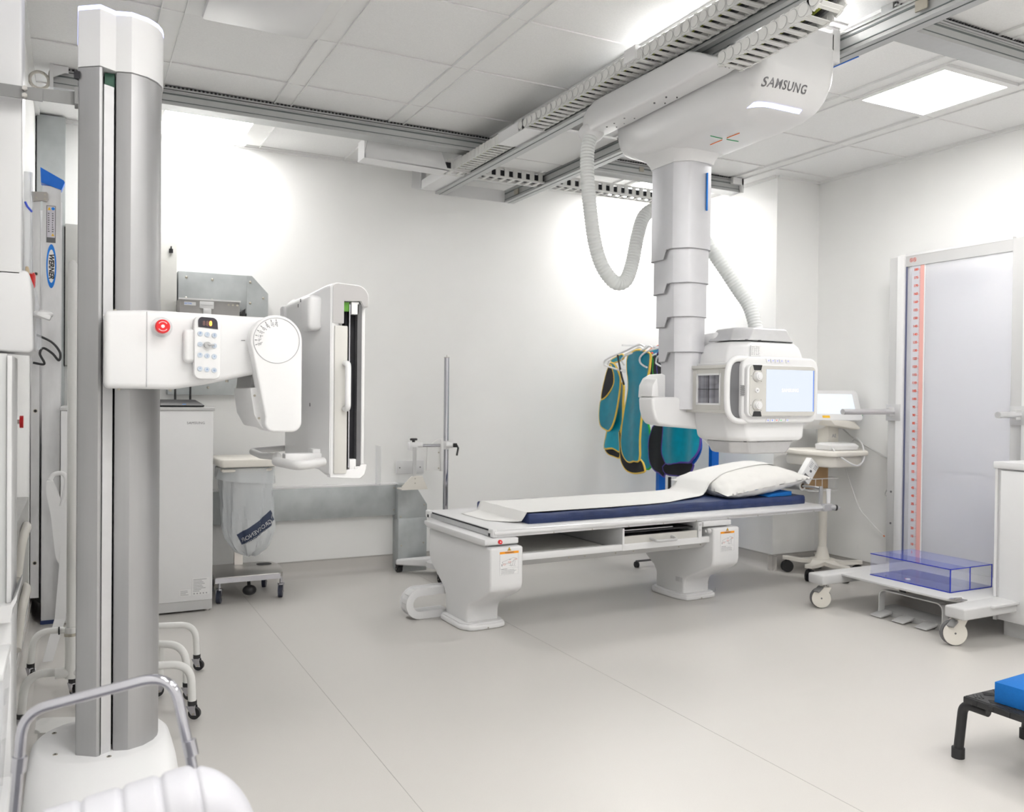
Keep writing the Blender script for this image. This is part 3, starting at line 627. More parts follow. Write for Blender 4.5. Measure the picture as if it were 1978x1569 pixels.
# ---------------------------------------------------------------- ceiling tube crane
def crane():
    t = thing('tube_crane', 'ceiling hung white x-ray tube crane with telescopic column and touch screen', 'x-ray crane', (2.46, 3.1, 1.0))
    # hull
    hl = MB().m(WHITE2); rings = []
    XC = 2.455
    prof = [(2.405, 0.165, 2.46), (2.41, 0.182, 2.425), (2.425, 0.196, 2.384), (2.455, 0.206, 2.342), (2.49, 0.212, 2.317), (2.55, 0.216, 2.300), (2.65, 0.219, 2.292), (2.80, 0.220, 2.292), (3.0, 0.220, 2.288), (3.2, 0.218, 2.292), (3.30, 0.208, 2.305), (3.38, 0.185, 2.335), (3.43, 0.15, 2.375), (3.45, 0.10, 2.42)]
    def sm(y):
        for a, b in zip(prof, prof[1:]):
            if y <= b[0]:
                u = (y-a[0])/(b[0]-a[0]); return [a[i]+(b[i]-a[i])*u for i in (1, 2)]
        return prof[-1][1:]
    ys = [p[0] for p in prof]
    allY = []
    for a, b in zip(ys, ys[1:]):
        for k in range(3): allY.append(a+(b-a)*k/3)
    allY.append(ys[-1])
    ztop = 2.562
    for y in allY:
        w, zb = sm(y); w *= 0.95; H = ztop-zb; ring = []
        for i in range(41):
            a = PI + PI*i/40
            ca, sa = math.cos(a), math.sin(a); e = 2/5.0
            ring.append((XC + w*math.copysign(abs(ca)**e, ca), y, ztop - H*abs(sa)**e))
        ring.append((XC+w*0.9, y, ztop+0.006)); ring.append((XC-w*0.9, y, ztop+0.006))
        rings.append(ring)
    hl.loft(rings)
    hull_bm = hl.bm.copy(); tree = BVHTree.FromBMesh(hull_bm)
    hull = hl.build('housing', WHITE2, t)
    # lettering, light and cross mark follow the shell
    text_obj('lettering', 'SAMSUNG', 0.043, face_M((2.395, 2.35, 2.388), (1, 0, 0), (0, 0, 1)), INKL, hull, bold=0.0008, space=1.15, project=(tree, Vector((0, 1, 0))), sx=0.98)
    def wrap_bar(name, x0, x1, zc, h, m_, d=Vector((0, 1, 0))):
        b = MB().m(m_)
        def fn(u, v):
            x = x0+(x1-x0)*u; z = zc+(v-0.5)*h
            q = tree.ray_cast(Vector((x, 2.0, z)), d)[0]
            return q - d*0.0025 if q else Vector((x, 2.42, z))
        b.grid(fn, 24, 3, 0.003); return b.build(name, m_, hull)
    wrap_bar('light_bar', 2.30, 2.525, 2.325, 0.011, LEDW)
    up = Vector((0, 0, 1))
    def under(name, p, q, m_):
        b = MB().m(m_); p = Vector(p); q = Vector(q); pts = []
        for i in range(13):
            s = p.lerp(q, i/12); h = tree.ray_cast(Vector((s.x, s.y, 1.5)), up)[0]
            pts.append((h or Vector((s.x, s.y, 2.30))) - up*0.0012)
        b.tube(pts, 0.0022, 4); return b.build(name, m_, hull)
    c = Vector((2.425, 2.80, 0))
    under('cross_mark', c+Vector((-0.075, 0, 0)), c+Vector((-0.012, 0, 0)), GREENI); under('cross_mark', c+Vector((0.012, 0, 0)), c+Vector((0.075, 0, 0)), GREENI)
    under('cross_mark', c+Vector((0.0, -0.09, 0)), c+Vector((0.0, -0.015, 0)), ORI); under('cross_mark', c+Vector((0.0, 0.015, 0)), c+Vector((0.0, 0.09, 0)), ORI)
    # carriage above the housing and side tray for the hose
    MB().m(WHITE2).box(2.29, 2.68, 2.50, 3.35, 2.56, 2.60).box(2.262, 2.69, 2.60, 3.2, 2.60, 2.64).build('carriage', None, t)
    for y in (2.62, 3.18):
        for x in (2.262, 2.672): MB().m(DGREY).cyl((x, y, 2.61), (x+0.02, y, 2.61), 0.024, n=20).build('wheel', None, t)
    MB().m(WHITE).box(2.655, 2.695, 2.44, 2.452, 2.535, 2.66).box(2.30, 2.66, 2.44, 2.452, 2.555, 2.64).build('front_bracket', None, t)
    # white side tray with the hose outlet
    Pt = [(3.46, 2.45), (3.42, 2.44), (3.2, 2.438), (2.56, 2.448), (2.50, 2.455), (2.50, 2.475), (2.56, 2.50), (2.62, 2.535), (2.68, 2.56), (3.36, 2.572), (3.42, 2.55), (3.46, 2.52)]
    MB().poly(Pt, 'x', 2.13, 2.235, 0.010, 3).build('side_tray', WHITE2, t)
    for y in (2.86, 2.94, 3.16, 3.24, 3.30):
        MB().m(INK).cyl((2.165, y, 2.4368), (2.165, y, 2.441), 0.004, n=10).cyl((2.205, y-0.02, 2.4368), (2.205, y-0.02, 2.441), 0.003, n=8).build('tray_hole', None, t)
    MB().sph((2.17, 3.44, 2.45), 0.062, (0.95, 1.1, 0.75), 24).build('hose_outlet', WHITE2, t)
    # collar
    def octo(x0, x1, y0, y1, c_, n=4):
        p = []
        p += [(x0, y1-c_*0.6), (x0, y0+c_)] if n == 0 else []
        return [(x0, y1-c_*0.5), (x0, y0+0.055), (x0+0.042, y0+0.006), (x0+0.060, y0), (x0+0.09, y0-0.001), (x1-0.05, y0+0.004), (x1-0.018, y0+0.018), (x1-0.004, y0+0.045), (x1, y0+0.08), (x1, y1-c_), (x1-c_, y1), (x0+c_*0.5, y1)]
    col = []
    for z, g in [(2.245, 0.004), (2.262, 0.008), (2.285, 0.022), (2.300, 0.045), (2.315, 0.06)]:
        col.append([(x, y, z) for x, y in octo(2.355-g, 2.560+g, 2.995-g, 3.23+g, 0.04)])
    MB().loft(col).build('collar', WHITE2, t)
    # telescopic column, 5 nested sections; the side towards the hose hangs lower
    sec = [(2.30, 1.866, 0.0), (1.90, 1.715, 0.008), (1.76, 1.565, 0.017), (1.60, 1.408, 0.025), (1.45, 1.15, 0.033)]
    for k, (zt, zb, g) in enumerate(sec):
        x0, x1, y0, y1 = 2.357+g*1.15, 2.558-g*0.5, 3.0+g*0.7, 3.225-g
        pl = octo(x0, x1, y0, y1, 0.03)
        low = zb-0.042
        # densify left side for the notch
        ring = []
        for (x, y) in pl: ring.append((x, y))
        ring.insert(1, (x0, y0+0.118)); ring.insert(2, (x0, y0+0.098))
        def zbot(i, x, y):
            if k == 4: return zb
            if x < x0+0.02 and y > y0+0.11: return low
            if x < x0+0.02 and y > y0+0.09: return low+0.006 if y > y0+0.105 else zb+0.0
            return low if y > y0+0.15 and x < x1-0.02 else zb
        mb = MB().m(mat('silver_lilac_metal', (0.60, 0.60, 0.625), 0.42, 0.45, noise=0.015, nscale=20))
        rings = [[(x, y, zt) for x, y in ring], [(x, y, zbot(i, x, y)) for i, (x, y) in enumerate(ring)]]
        mb.loft(rings, smooth=False, caps=True)
        s_ = mb.build('column_section', None, t)
        if k < 4:
            e = MB().m(INKL); rb = [Vector((x, y, zbot(i, x, y)-0.001)) for i, (x, y) in enumerate(ring)]
            e.tube(rb, 0.0018, 5, closed=True); e.build('edge_trim', None, s_)
        if k == 0:
            M_ = MB().m(BLUEP); M_.tube([(2.502, 3.0-0.0008, 2.203), (2.502, 3.0-0.0008, 2.036)], 0.0042, 8)
            lab(M_.build('blue_stripe', None, s_), 'vertical blue line')
    # cradle arm below the column
    P = [(2.155, 1.235), (2.172, 1.275), (2.20, 1.300), (2.24, 1.306), (2.30, 1.298), (2.335, 1.275), (2.35, 1.235), (2.37, 1.225), (2.39, 1.30), (2.42, 1.345), (2.60, 1.345), (2.66, 1.30), (2.66, 1.075), (2.55, 1.067), (2.30, 1.080), (2.20, 1.088), (2.172, 1.12), (2.160, 1.18)]
    MB().m(WHITE2).poly([(2.262, 1.205), (2.43, 1.205), (2.46, 1.215), (2.72, 1.225), (2.72, 1.06), (2.60, 1.055), (2.37, 1.072), (2.30, 1.082), (2.278, 1.11), (2.266, 1.15)], 'y', 3.06, 3.17, 0.014, 3).build('cradle_arm', WHITE2, t)
    back = [(2.262, 1.20), (2.266, 1.255), (2.285, 1.288), (2.32, 1.306), (2.38, 1.310), (2.42, 1.298), (2.47, 1.26), (2.47, 1.20)]
    MB().poly(back, 'y', 3.145, 3.17, 0.006, 2).poly([(2.262, 1.205), (2.266, 1.255), (2.285, 1.285), (2.295, 1.285), (2.300, 1.205)], 'y', 3.065, 3.16, 0.008, 2).build('cradle_cup', WHITE2, t)
    pass
    MB().m(WHITE2).box(2.56, 2.745, 2.99, 3.12, 1.38, 1.500, 0.022, segs=3).box(2.63, 2.75, 2.98, 3.12, 1.20, 1.42, 0.02).build('pivot_block', None, t)
    # tube housing
    bx = MB().m(WHITE2)
    def oc(x0, x1, y0, y1, z, c_=0.06): return [(x0+c_, y0, z), (x1-c_, y0, z), (x1, y0+c_, z), (x1, y1-c_, z), (x1-c_, y1, z), (x0+c_, y1, z), (x0, y1-c_, z), (x0, y0+c_, z)]
    def body(mm, name, Z, lbl=None):
        b = MB().m(mm); b.loft([oc(*z) for z in Z], smooth=False); o = b.build(name, mm, t)
        bv = o.modifiers.new('b', 'BEVEL'); bv.width = 0.018; bv.segments = 4; bv.limit_method = 'ANGLE'; bv.angle_limit = R(25)
        if lbl: lab(o, lbl)
        return o
    tb = body(WHITE2, 'tube_housing', [(2.56, 2.93, 2.84, 3.10, 1.452), (2.53, 2.945, 2.82, 3.11, 1.43), (2.50, 2.955, 2.80, 3.12, 1.37), (2.495, 2.96, 2.80, 3.12, 1.12), (2.515, 2.955, 2.80, 3.12, 1.03), (2.535, 2.935, 2.81, 3.11, 1.015)])
    body(ALUP, 'end_cap', [(2.595, 2.885, 2.86, 3.07, 1.515), (2.585, 2.90, 2.85, 3.08, 1.510), (2.552, 2.925, 2.832, 3.10, 1.456)], 'grey metallic cap')
    body(ALUP, 'end_cap', [(2.552, 2.93, 2.832, 3.10, 1.013), (2.570, 2.905, 2.845, 3.09, 0.965), (2.585, 2.89, 2.85, 3.08, 0.958)], 'grey metallic cap')
    text = 'MODEL\nTUBE HOUSING\nSN 0000'
    pl = MB().m(LABEL).box(2.585, 2.640, 2.7975, 2.801, 1.385, 1.430).m(INKL)
    for i in range(6):
        for j in range(4):
            pl.box(2.588+j*0.012, 2.588+j*0.012+random.uniform(0.005, 0.010), 2.7970, 2.7978, 1.390+i*0.0065, 1.3925+i*0.0065)
    pl.build('rating_label', None, tb)
    for (x, z) in [(2.58, 1.4545), (2.655, 1.4545), (2.58, 1.013), (2.655, 1.013)]:
        MB().m(INK).box(x, x+0.006, 2.818, 2.832, z, z+0.003).build('cap_screw', None, tb)
    # collimator with window towards the wall stand
    cx = 2.455
    cb = MB().m(WHITE).box(cx+0.012, 2.60, 2.80, 3.055, 1.135, 1.345, 0.008).box(cx+0.02, 2.60, 2.80, 3.05, 1.345, 1.356, 0.003).build('collimator', None, t)
    fr = MB().m(BEIGE)
    ya, yb, za, zb = 2.80, 3.058, 1.142, 1.342
    wa, wb, wc, wd = 2.842, 2.992, 1.176, 1.305
    fr.box(cx, cx+0.014, ya, wa, za, zb, 0.002).box(cx, cx+0.014, wb, yb, za, zb, 0.002).box(cx, cx+0.014, wa, wb, za, wc).box(cx, cx+0.014, wa, wb, wd, zb)
    fr.box(cx-0.006, cx+0.002, ya-0.004, yb+0.004, zb-0.012, zb+0.002, 0.002).box(cx-0.006, cx+0.002, ya-0.004, yb+0.004, za-0.004, za+0.008, 0.002)
    fr.build('front_rail_frame', None, cb)
    wf = MB().m(WHITE2)
    for a_ in [(wa-0.004, wa+0.004, wc-0.004, wd+0.004), (wb-0.004, wb+0.004, wc-0.004, wd+0.004), (wa, wb, wc-0.004, wc+0.004), (wa, wb, wd-0.004, wd+0.004)]:
        wf.box(cx-0.003, cx+0.004, *a_)
    wf.build('window_frame', None, cb)
    gl = MB().m(mat('dark_mirror_window', (0.24, 0.24, 0.27), 0.08, 0.3, noise=0.6, nscale=3, stretch=(1, 12, 0.1))).box(cx+0.002, cx+0.005, wa, wb, wc, wd)
    gl.m(BLACK).box(cx+0.0005, cx+0.002, (wa+wb)/2-0.0012, (wa+wb)/2+0.0012, wc, wd).box(cx+0.0005, cx+0.002, wa, wb, (wc+wd)/2-0.0012, (wc+wd)/2+0.0012)
    lab(gl.build('window', None, cb), 'dark window with cross hairs')
    MB().m(BEIGE).box(cx-0.004, cx+0.002, 2.806, 2.818, 1.232, 1.246).m(YEL).poly([(2.792, 1.215), (2.798, 1.220), (2.798, 1.210)], 'x', cx+0.010, cx+0.0115).build('latch', None, cb)
    # control panel
    y = 2.775
    pf = MB().m(WHITE2)
    outer = rrect(2.449, 2.962, 1.092, 1.386, 0.065, 8)
    slot = rrect(2.459, 2.512, 1.14, 1.344, 0.026, 8)
    # panel body as left bar + main block around the grip opening
    pf.poly(rrect(2.514, 2.955, 1.096, 1.382, 0.05, 8), 'y', y-0.008, y+0.05, 0.012, 3)
    lp = [(2.58, 0, 1.368), (2.50, 0, 1.370), (2.462, 0, 1.352), (2.447, 0, 1.31), (2.444, 0, 1.24), (2.447, 0, 1.17), (2.462, 0, 1.128), (2.50, 0, 1.106), (2.58, 0, 1.106)]
    pf.tube([(p[0], y+0.012, p[2]) for p in catmull(lp, 5)], 0.0130, 14)
    pan = pf.build('control_panel', None, t)
    MB().poly(rrect(2.448, 2.530, 1.118, 1.360, 0.02), 'y', y+0.016, y+0.022).build('grip_recess', mat('grip_dark_grey', (0.15, 0.15, 0.16), 0.5, noise=0.02), pan)
    MB().poly(rrect(2.522, 2.916, 1.124, 1.347, 0.026, 8), 'y', y-0.026, y, 0.005, 2).build('bezel_body', WHITE2, pan)
    bz = MB().poly(rrect(2.533, 2.912, 1.128, 1.343, 0.020, 8), 'y', y-0.029, y-0.020, 0.001, 1).build('bezel', BEIGE, pan)
    scr = MB().box(2.625, 2.903, y-0.0300, y-0.0285, 1.147, 1.327).build('screen', mat('lit_blue_screen', (0.03, 0.04, 0.05), 0.12, emit=0.37, ecol=(0.82, 0.88, 1.0)), pan)
    lab(scr, 'lit pale blue screen')
    MB().box(2.897, 2.903, y-0.0303, y-0.0298, 1.147, 1.327).build('screen_edge_bar', mat('screen_blue', (0.05, 0.12, 0.4), 0.2, emit=0.25, ecol=(0.15, 0.3, 0.8)), pan)
    text_obj('screen_lettering', 'SAMSUNG', 0.020, face_M((2.762, y-0.0303, 1.238), *FRONT), mat('screen_white', (0.3, 0.3, 0.3), 0.4, emit=0.6, ecol=(1, 1, 1)), pan, space=1.12)
    for z in (1.297, 1.174):
        k = MB().m(BEIGE).cyl((2.572, y-0.028, z), (2.572, y-0.032, z), 0.0235, n=32).m(WHITE2).cyl((2.572, y-0.030, z), (2.572, y-0.046, z), 0.0185, 0.0165, n=32).cyl((2.572, y-0.046, z), (2.572, y-0.049, z), 0.012, 0.011, n=24)
        k.m(INKL).tube([(2.572+0.0242*math.cos(a), y-0.0296, z+0.0242*math.sin(a)) for a in [2*PI*i/40 for i in range(40)]], 0.0006, 4, closed=True)
        for (dx, dz) in [(0.024, 0.022), (0.024, -0.022), (-0.032, 0.0)]: k.m(INK).box(2.572+dx-0.0015, 2.572+dx+0.0015, y-0.0298, y-0.029, z+dz-0.0015, z+dz+0.0015)
        k.build('dial_knob', None, pan)
    MB().m(WHITE2).cyl((2.572, y-0.028, 1.237), (2.572, y-0.034, 1.237), 0.0105, n=24).m(INKL).cyl((2.572, y-0.034, 1.237), (2.572, y-0.0345, 1.237), 0.0035, n=12).build('centre_button', None, pan)
    g = MB().m(INK)
    for i in range(4):
        for j in range(11): g.cyl((2.502+i*0.0055+(j % 2)*0.0027, y-0.0095, 1.214+j*0.0042), (2.502+i*0.0055+(j % 2)*0.0027, y-0.0070, 1.214+j*0.0042), 0.0014, n=6)
    g.build('speaker_holes', None, pan)
    for (z0, z1, s) in [(1.322, 1.344, 1), (1.126, 1.148, -1)]:
        zz = (z1, z0) if s > 0 else (z0, z1)
        MB().poly([(2.549, zz[0]), (2.600, zz[0]), (2.594, zz[1]), (2.556, zz[1])], 'y', y-0.0302, y-0.027).build('corner_sensor', BLACK, pan)
    kb = mat('pale_key', (0.74, 0.74, 0.77), 0.4, noise=0.01)
    cols = [(0.35, 0.4, 0.9), (0.25, 0.35, 0.9), (0.9, 0.25, 0.2), (0.25, 0.75, 0.35), (0.4, 0.5, 0.95)]
    for i, x in enumerate([2.653, 2.678, 2.703, 2.728, 2.765]):
        c1 = cols[i]; mk = mat('key_mark_%d' % i, c1, 0.5, noise=0.02)
        MB().m(kb).poly([(x-0.010, 1.1015), (x+0.006, 1.1015), (x+0.012, 1.116), (x-0.006, 1.116)], 'y', y-0.0115, y-0.006).m(mk).box(x-0.002, x+0.004, y-0.0125, y-0.0110, 1.106, 1.1115).build('key', None, pan)
        MB().m(kb).poly([(x-0.013, 1.373), (x+0.009, 1.373), (x+0.013, 1.357), (x-0.009, 1.357)], 'y', y-0.0115, y-0.006).m(mat('key_mark_0', cols[0], 0.5, noise=0.02)).box(x-0.002, x+0.003, y-0.0125, y-0.0110, 1.363, 1.368).build('key', None, pan)
    # corrugated hoses
    def hose(pts, r, name='hose'):
        P = catmull(pts, 16); out = []; acc = 0; L = 0
        tot = sum((b-a).length for a, b in zip(P, P[1:])); n = int(tot/0.0075)
        seg = [0]
        for a, b in zip(P, P[1:]): seg.append(seg[-1]+(b-a).length)
        j = 0
        for i in range(n+1):
            s = tot*i/n
            while j < len(seg)-2 and seg[j+1] < s: j += 1
            out.append(P[j].lerp(P[j+1], (s-seg[j])/max(1e-6, seg[j+1]-seg[j])))
        return MB().tube(out, lambda i: r*(1.0 if i % 2 else 0.90), 18).build(name, HOSE, t)
    hose([(2.165, 3.42, 2.45), (2.138, 3.42, 2.36), (2.133, 3.41, 2.22), (2.146, 3.40, 2.06), (2.170, 3.40, 1.93), (2.207, 3.40, 1.83), (2.255, 3.39, 1.762), (2.300, 3.39, 1.742), (2.345, 3.39, 1.765), (2.385, 3.40, 1.85), (2.42, 3.41, 1.98), (2.475, 3.43, 2.09), (2.56, 3.43, 2.13), (2.65, 3.40, 2.10), (2.73, 3.32, 2.0), (2.79, 3.25, 1.87), (2.86, 3.20, 1.74), (2.90, 3.15, 1.64), (2.905, 3.10, 1.50)], 0.034)
    hose([(2.62, 3.03, 1.46), (2.66, 2.98, 1.46), (2.70, 2.93, 1.44), (2.69, 2.90, 1.38)], 0.030, 'short_hose')
    hose([(2.60, 3.05, 1.10), (2.60, 3.08, 1.03), (2.66, 3.06, 0.99), (2.72, 3.0, 1.0)], 0.032, 'lower_hose')
    return t
crane()

# ---------------------------------------------------------------- patient table (turned 2.3 degrees)
TABM = Matrix.Translation((1.85, 3.80, 0)) @ Matrix.Rotation(R(2.3), 4, 'Z') @ Matrix.Translation((-1.85, -3.80, 0))
FRAME[0] = TABM
def warning_label(parent, x0, x1, z0, z1, y):
    w, h = x1-x0, z1-z0
    b = MB().m(LABEL).box(x0, x1, y-0.0006, y, z0, z1)
    b.m(INKL)
    for a_ in [(x0, x1, z0, z0+0.0006), (x0, x1, z0+h*0.31, z0+h*0.31+0.0006), (x0, x0+0.0006, z0, z1), (x1-0.0006, x1, z0, z1)]: b.box(a_[0], a_[1], y-0.0009, y-0.0005, a_[2], a_[3])
    # table drawing and red rings
    b.m(INKL)
    def ln(p, q, m_=INKL, r=0.0007): b.m(m_).tube([(x0+w*p[0], y-0.001, z0+h*p[1]), (x0+w*q[0], y-0.001, z0+h*q[1])], r, 4)
    ln((0.12, 0.62), (0.72, 0.80)); ln((0.72, 0.80), (0.92, 0.74)); ln((0.92, 0.74), (0.55, 0.55)); ln((0.12, 0.62), (0.2, 0.52)); ln((0.2, 0.52), (0.55, 0.55)); ln((0.55, 0.55), (0.62, 0.38)); ln((0.75, 0.7), (0.66, 0.42)); ln((0.82, 0.66), (0.78, 0.42)); ln((0.5, 0.44), (0.86, 0.38))
    for c in [(0.24, 0.5), (0.52, 0.6), (0.86, 0.72)]:
        b.m(REDINK).tube([(x0+w*c[0]+0.007*math.cos(a), y-0.001, z0+h*c[1]+0.0035*math.sin(a)) for a in [2*PI*i/14 for i in range(14)]], 0.0006, 4, closed=True)
    b.m(INKL)
    for i in range(5): b.box(x0+w*0.06, x0+w*random.uniform(0.75, 0.93), y-0.0009, y-0.0005, z0+h*(0.04+0.045*i), z0+h*(0.055+0.045*i))
    b.m(INK).box(x0+w*0.06, x0+w*0.4, y-0.0009, y-0.0005, z0+h*0.265, z0+h*0.28).box(x0+w*0.10, x0+w*0.13, y-0.001, y-0.0005, z0+h*0.42, z0+h*0.52).box(x0+w*0.5, x0+w*0.6, y-0.001, y-0.0005, z0+h*0.71, z0+h*0.725)
    o = b.build('warning_label', None, parent)
    s = MB().m(ORANGE).box(x0-0.0006, x1+0.0006, y-0.0012, y, z1, z1+h*0.11).build('warning_band', None, parent)
    text_obj('warning_word', 'WARNING', h*0.10, face_M(((x0+x1)/2, y-0.0014, z1+h*0.055), *FRONT), INK, parent)
    xm = (x0+x1)/2; zt = z1+h*0.14
    MB().m(INK).poly([(xm-0.011, zt), (xm+0.011, zt), (xm, zt+0.018)], 'y', y-0.0008, y).m(YEL).poly([(xm-0.009, zt+0.0012), (xm+0.009, zt+0.0012), (xm, zt+0.016)], 'y', y-0.0012, y-0.0007).m(INK).poly([(xm-0.004, zt+0.003), (xm+0.004, zt+0.003), (xm, zt+0.009)], 'y', y-0.0016, y-0.0011).build('warning_triangle', None, parent)
    return o
def table():
    t = thing('patient_table', 'white x-ray table on two flared pedestals with floating top', 'table', (2.9, 4.1, 0))
    for k, (px0, px1, nx0, nx1) in enumerate([(1.805, 1.990, 1.83, 1.985), (3.245, 3.445, 3.26, 3.41)]):
        prof = [(3.74, 0.458), (3.74, 0.275), (3.748, 0.245), (3.775, 0.222), (3.96, 0.135), (3.985, 0.112), (3.992, 0.085), (3.992, 0.03), (4.25, 0.03), (4.25, 0.12), (4.275, 0.16), (4.45, 0.27), (4.475, 0.31), (4.475, 0.458)]
        p = MB().poly(prof, 'x', px0, px1, 0.012, 3).build('pedestal', WHITE2, t)
        pl = [(px0-0.035, 4.01), (px0-0.005, 3.955), (px0+0.02, 3.945), (px1-0.02, 3.945), (px1+0.022, 3.96), (px1+0.035, 4.0), (px1+0.035, 4.24), (px1+0.0, 4.29), (px0+0.0, 4.29), (px0-0.035, 4.24)]
        MB().poly(pl, 'z', 0.0, 0.028, 0.009, 3).poly([(x*0.93+0.07*(px0+px1)/2, y*0.93+0.07*4.11) for x, y in pl], 'z', 0.026, 0.036, 0.004).build('base_plate', WHITE2, p)
        for x in (px0+0.10, px1-0.01): MB().m(ZINC).cyl((x, 3.943+0.012*(x > px1-0.02), 0.010), (x, 3.9405+0.012*(x > px1-0.02), 0.010), 0.004, n=10).build('screw', None, p)
        lx = px0+0.052
        warning_label(p, lx, lx+0.105, 0.322, 0.425, 3.7395)
    MB().poly([(3.762, 0.470), (3.762, 0.497), (4.50, 0.497), (4.50, 0.478), (4.46, 0.464), (3.78, 0.464)], 'x', 1.785, 1.975, 0.004, 2).build('head_cover', WHITE2, t)
    MB().poly([(3.762, 0.470), (3.762, 0.497), (4.50, 0.497), (4.50, 0.478), (4.46, 0.464), (3.78, 0.464)], 'x', 3.19, 3.40, 0.004, 2).build('head_cover', WHITE2, t)
    # stop button on the cover
    MB().m(RED).cyl((1.868, 3.764, 0.482), (1.868, 3.752, 0.482), 0.011, 0.010, n=24).m(LABEL).poly([(1.864, 0.485), (1.872, 0.485), (1.868, 0.478)], 'y', 3.7512, 3.7522).build('stop_button', None, t)
    # table top
    MB().m(WHITE).box(1.862, 4.225, 3.815, 4.585, 0.516, 0.5355, 0.002).build('table_top', WHITE, t)
    rp = lambda s: [(0.000*s, 0.536), (-0.020*s, 0.536), (-0.029*s, 0.531), (-0.034*s, 0.522), (-0.034*s, 0.514), (-0.026*s, 0.508), (-0.024*s, 0.498), (0.0, 0.498)]
    MB().poly([(3.815+u, z) for u, z in rp(1)], 'x', 1.85, 4.235, 0.001, 1, smooth=False).build('side_rail', ALUP if False else mat('white_anodised', (0.74, 0.74, 0.745), 0.35, 0.25, noise=0.01), t)
    MB().poly([(4.585+u, z) for u, z in rp(-1)], 'x', 1.85, 4.235, 0.001, 1).build('side_rail', MATS['white_anodised'], t)
    for y in (3.785, 4.56):
        MB().box(1.842, 1.868, y, y+0.055, 0.498, 0.541, 0.008, segs=3).build('end_cap', WHITE2, t)
    for y in (3.815, 4.565): MB().m(DARK).box(1.8405, 1.8425, y, y+0.018, 0.502, 0.518).build('slot_mouth', None, t)
    MB().m(DARK).box(1.8605, 1.868, 3.84, 4.56, 0.522, 0.531).m(ALUP).box(1.852, 1.862, 3.84, 4.56, 0.500, 0.5235).build('end_channel', None, t)
    for i in range(9):
        MB().m(ZINC).cyl((2.2+i*0.24, 3.7925, 0.503), (2.2+i*0.24, 3.7885, 0.503), 0.0032, n=8).build('rail_screw', None, t)
    # lower frame
    fr = MB().m(WHITE2)
    fr.box(1.985, 3.25, 3.775, 3.80, 0.376, 0.410, 0.001).build('lower_frame', None, t); MB().m(WHITE2).box(1.985, 3.25, 4.50, 4.52, 0.376, 0.41).build('lower_frame', None, t)
    MB().poly([(3.785, 0.3755), (3.83, 0.340), (4.45, 0.340), (4.48, 0.3755)], 'x', 1.985, 3.25).build('under_tray', GREYP, t)
    for i, x in enumerate((2.30, 2.40, 2.60, 2.72, 3.04, 3.20)): MB().m(ZINC).cyl((x, 3.80, 0.362), (x, 3.796, 0.362), 0.0035, n=8).build('frame_screw', None, t)
    MB().m(MGREY).box(1.99, 2.63, 3.83, 4.46, 0.376, 0.384).m(BEIGE).box(2.05, 2.58, 3.90, 4.40, 0.384, 0.392).m(WHITE2).box(1.985, 2.63, 4.44, 4.455, 0.39, 0.455).m(BLACK).box(2.17, 2.21, 3.83, 3.86, 0.384, 0.392).box(2.34, 2.37, 3.83, 3.85, 0.384, 0.392).build('inner_shelf', None, t)
    bk = MB().m(WHITE2)
    bk.box(2.626, 2.638, 3.772, 4.45, 0.376, 0.495).box(3.160, 3.185, 3.772, 4.45, 0.376, 0.495).box(2.638, 3.16, 3.772, 3.79, 0.376, 0.402).m(BEIGE).box(2.638, 3.16, 4.43, 4.45, 0.376, 0.49).m(GREYP).box(2.638, 3.16, 3.80, 4.43, 0.376, 0.39)
    bkt = bk.build('detector_tray_case', None, t)
    tr = MB().m(BEIGE).box(2.642, 3.156, 3.778, 3.79, 0.400, 0.450).box(2.642, 3.156, 3.79, 4.3, 0.400, 0.412).m(DGREY).box(2.66, 3.14, 3.80, 4.30, 0.412, 0.440)
    dr = tr.build('detector_tray', None, t)
    MB().tube(bend([(2.82, 3.78, 0.430), (2.822, 3.725, 0.420), (2.968, 3.725, 0.420), (2.97, 3.78, 0.430)], 0.02), 0.0075, 12).build('handle', GREYP, dr)
    MB().m(BLACK).box(2.64, 3.15, 3.81, 4.4, 0.462, 0.470).m(ALUP).box(2.64, 3.0, 3.806, 3.812, 0.476, 0.480).build('grid_panel', None, bkt)
    for z in (0.483, 0.452): MB().m(GREYP).cyl((3.172, 3.773, z), (3.172, 3.768, z), 0.007, n=16).build('screw_cap', None, bkt)
    MB().m(GREYP).cyl((3.185, 3.745, 0.448), (3.20, 3.745, 0.448), 0.006, n=12).sph((3.205, 3.735, 0.448), 0.015, n=20).build('ball_knob', None, t)
    MB().m(MGREY).box(3.262, 3.2635, 3.74, 3.741, 0.1, 0.12).build('trim_pin', None, t)
    MB().m(ALUD).box(3.2425, 3.245, 4.00, 4.06, 0.10, 0.128).build('rating_plate', None, t)
    # energy chain loop on the floor
    cp = [(1.86-0.02*i, 4.33, 0.145) for i in range(10)] + [(1.675-0.062*math.sin(a), 4.33, 0.083+0.062*math.cos(a)) for a in [PI*i/10 for i in range(1, 10)]] + [(1.675+0.02*i, 4.33, 0.021) for i in range(0, 9)]
    b = MB().m(WHITE2)
    for sgn in (-1, 1):
        rings = []
        for i, p in enumerate(cp):
            a_ = Vector(cp[max(0, i-1)]); c_ = Vector(cp[min(len(cp)-1, i+1)]); d_ = (c_-a_).normalized(); n_ = Vector((-d_.z, 0, d_.x))
            p = Vector(p); y0, y1 = 4.33+sgn*0.045, 4.33+sgn*0.037
            rings.append([p+n_*0.02+Vector((0, y0-4.33, 0)), p+n_*0.02+Vector((0, y1-4.33, 0)), p-n_*0.02+Vector((0, y1-4.33, 0)), p-n_*0.02+Vector((0, y0-4.33, 0))])
        b.loft(rings, smooth=False)
    rings = []
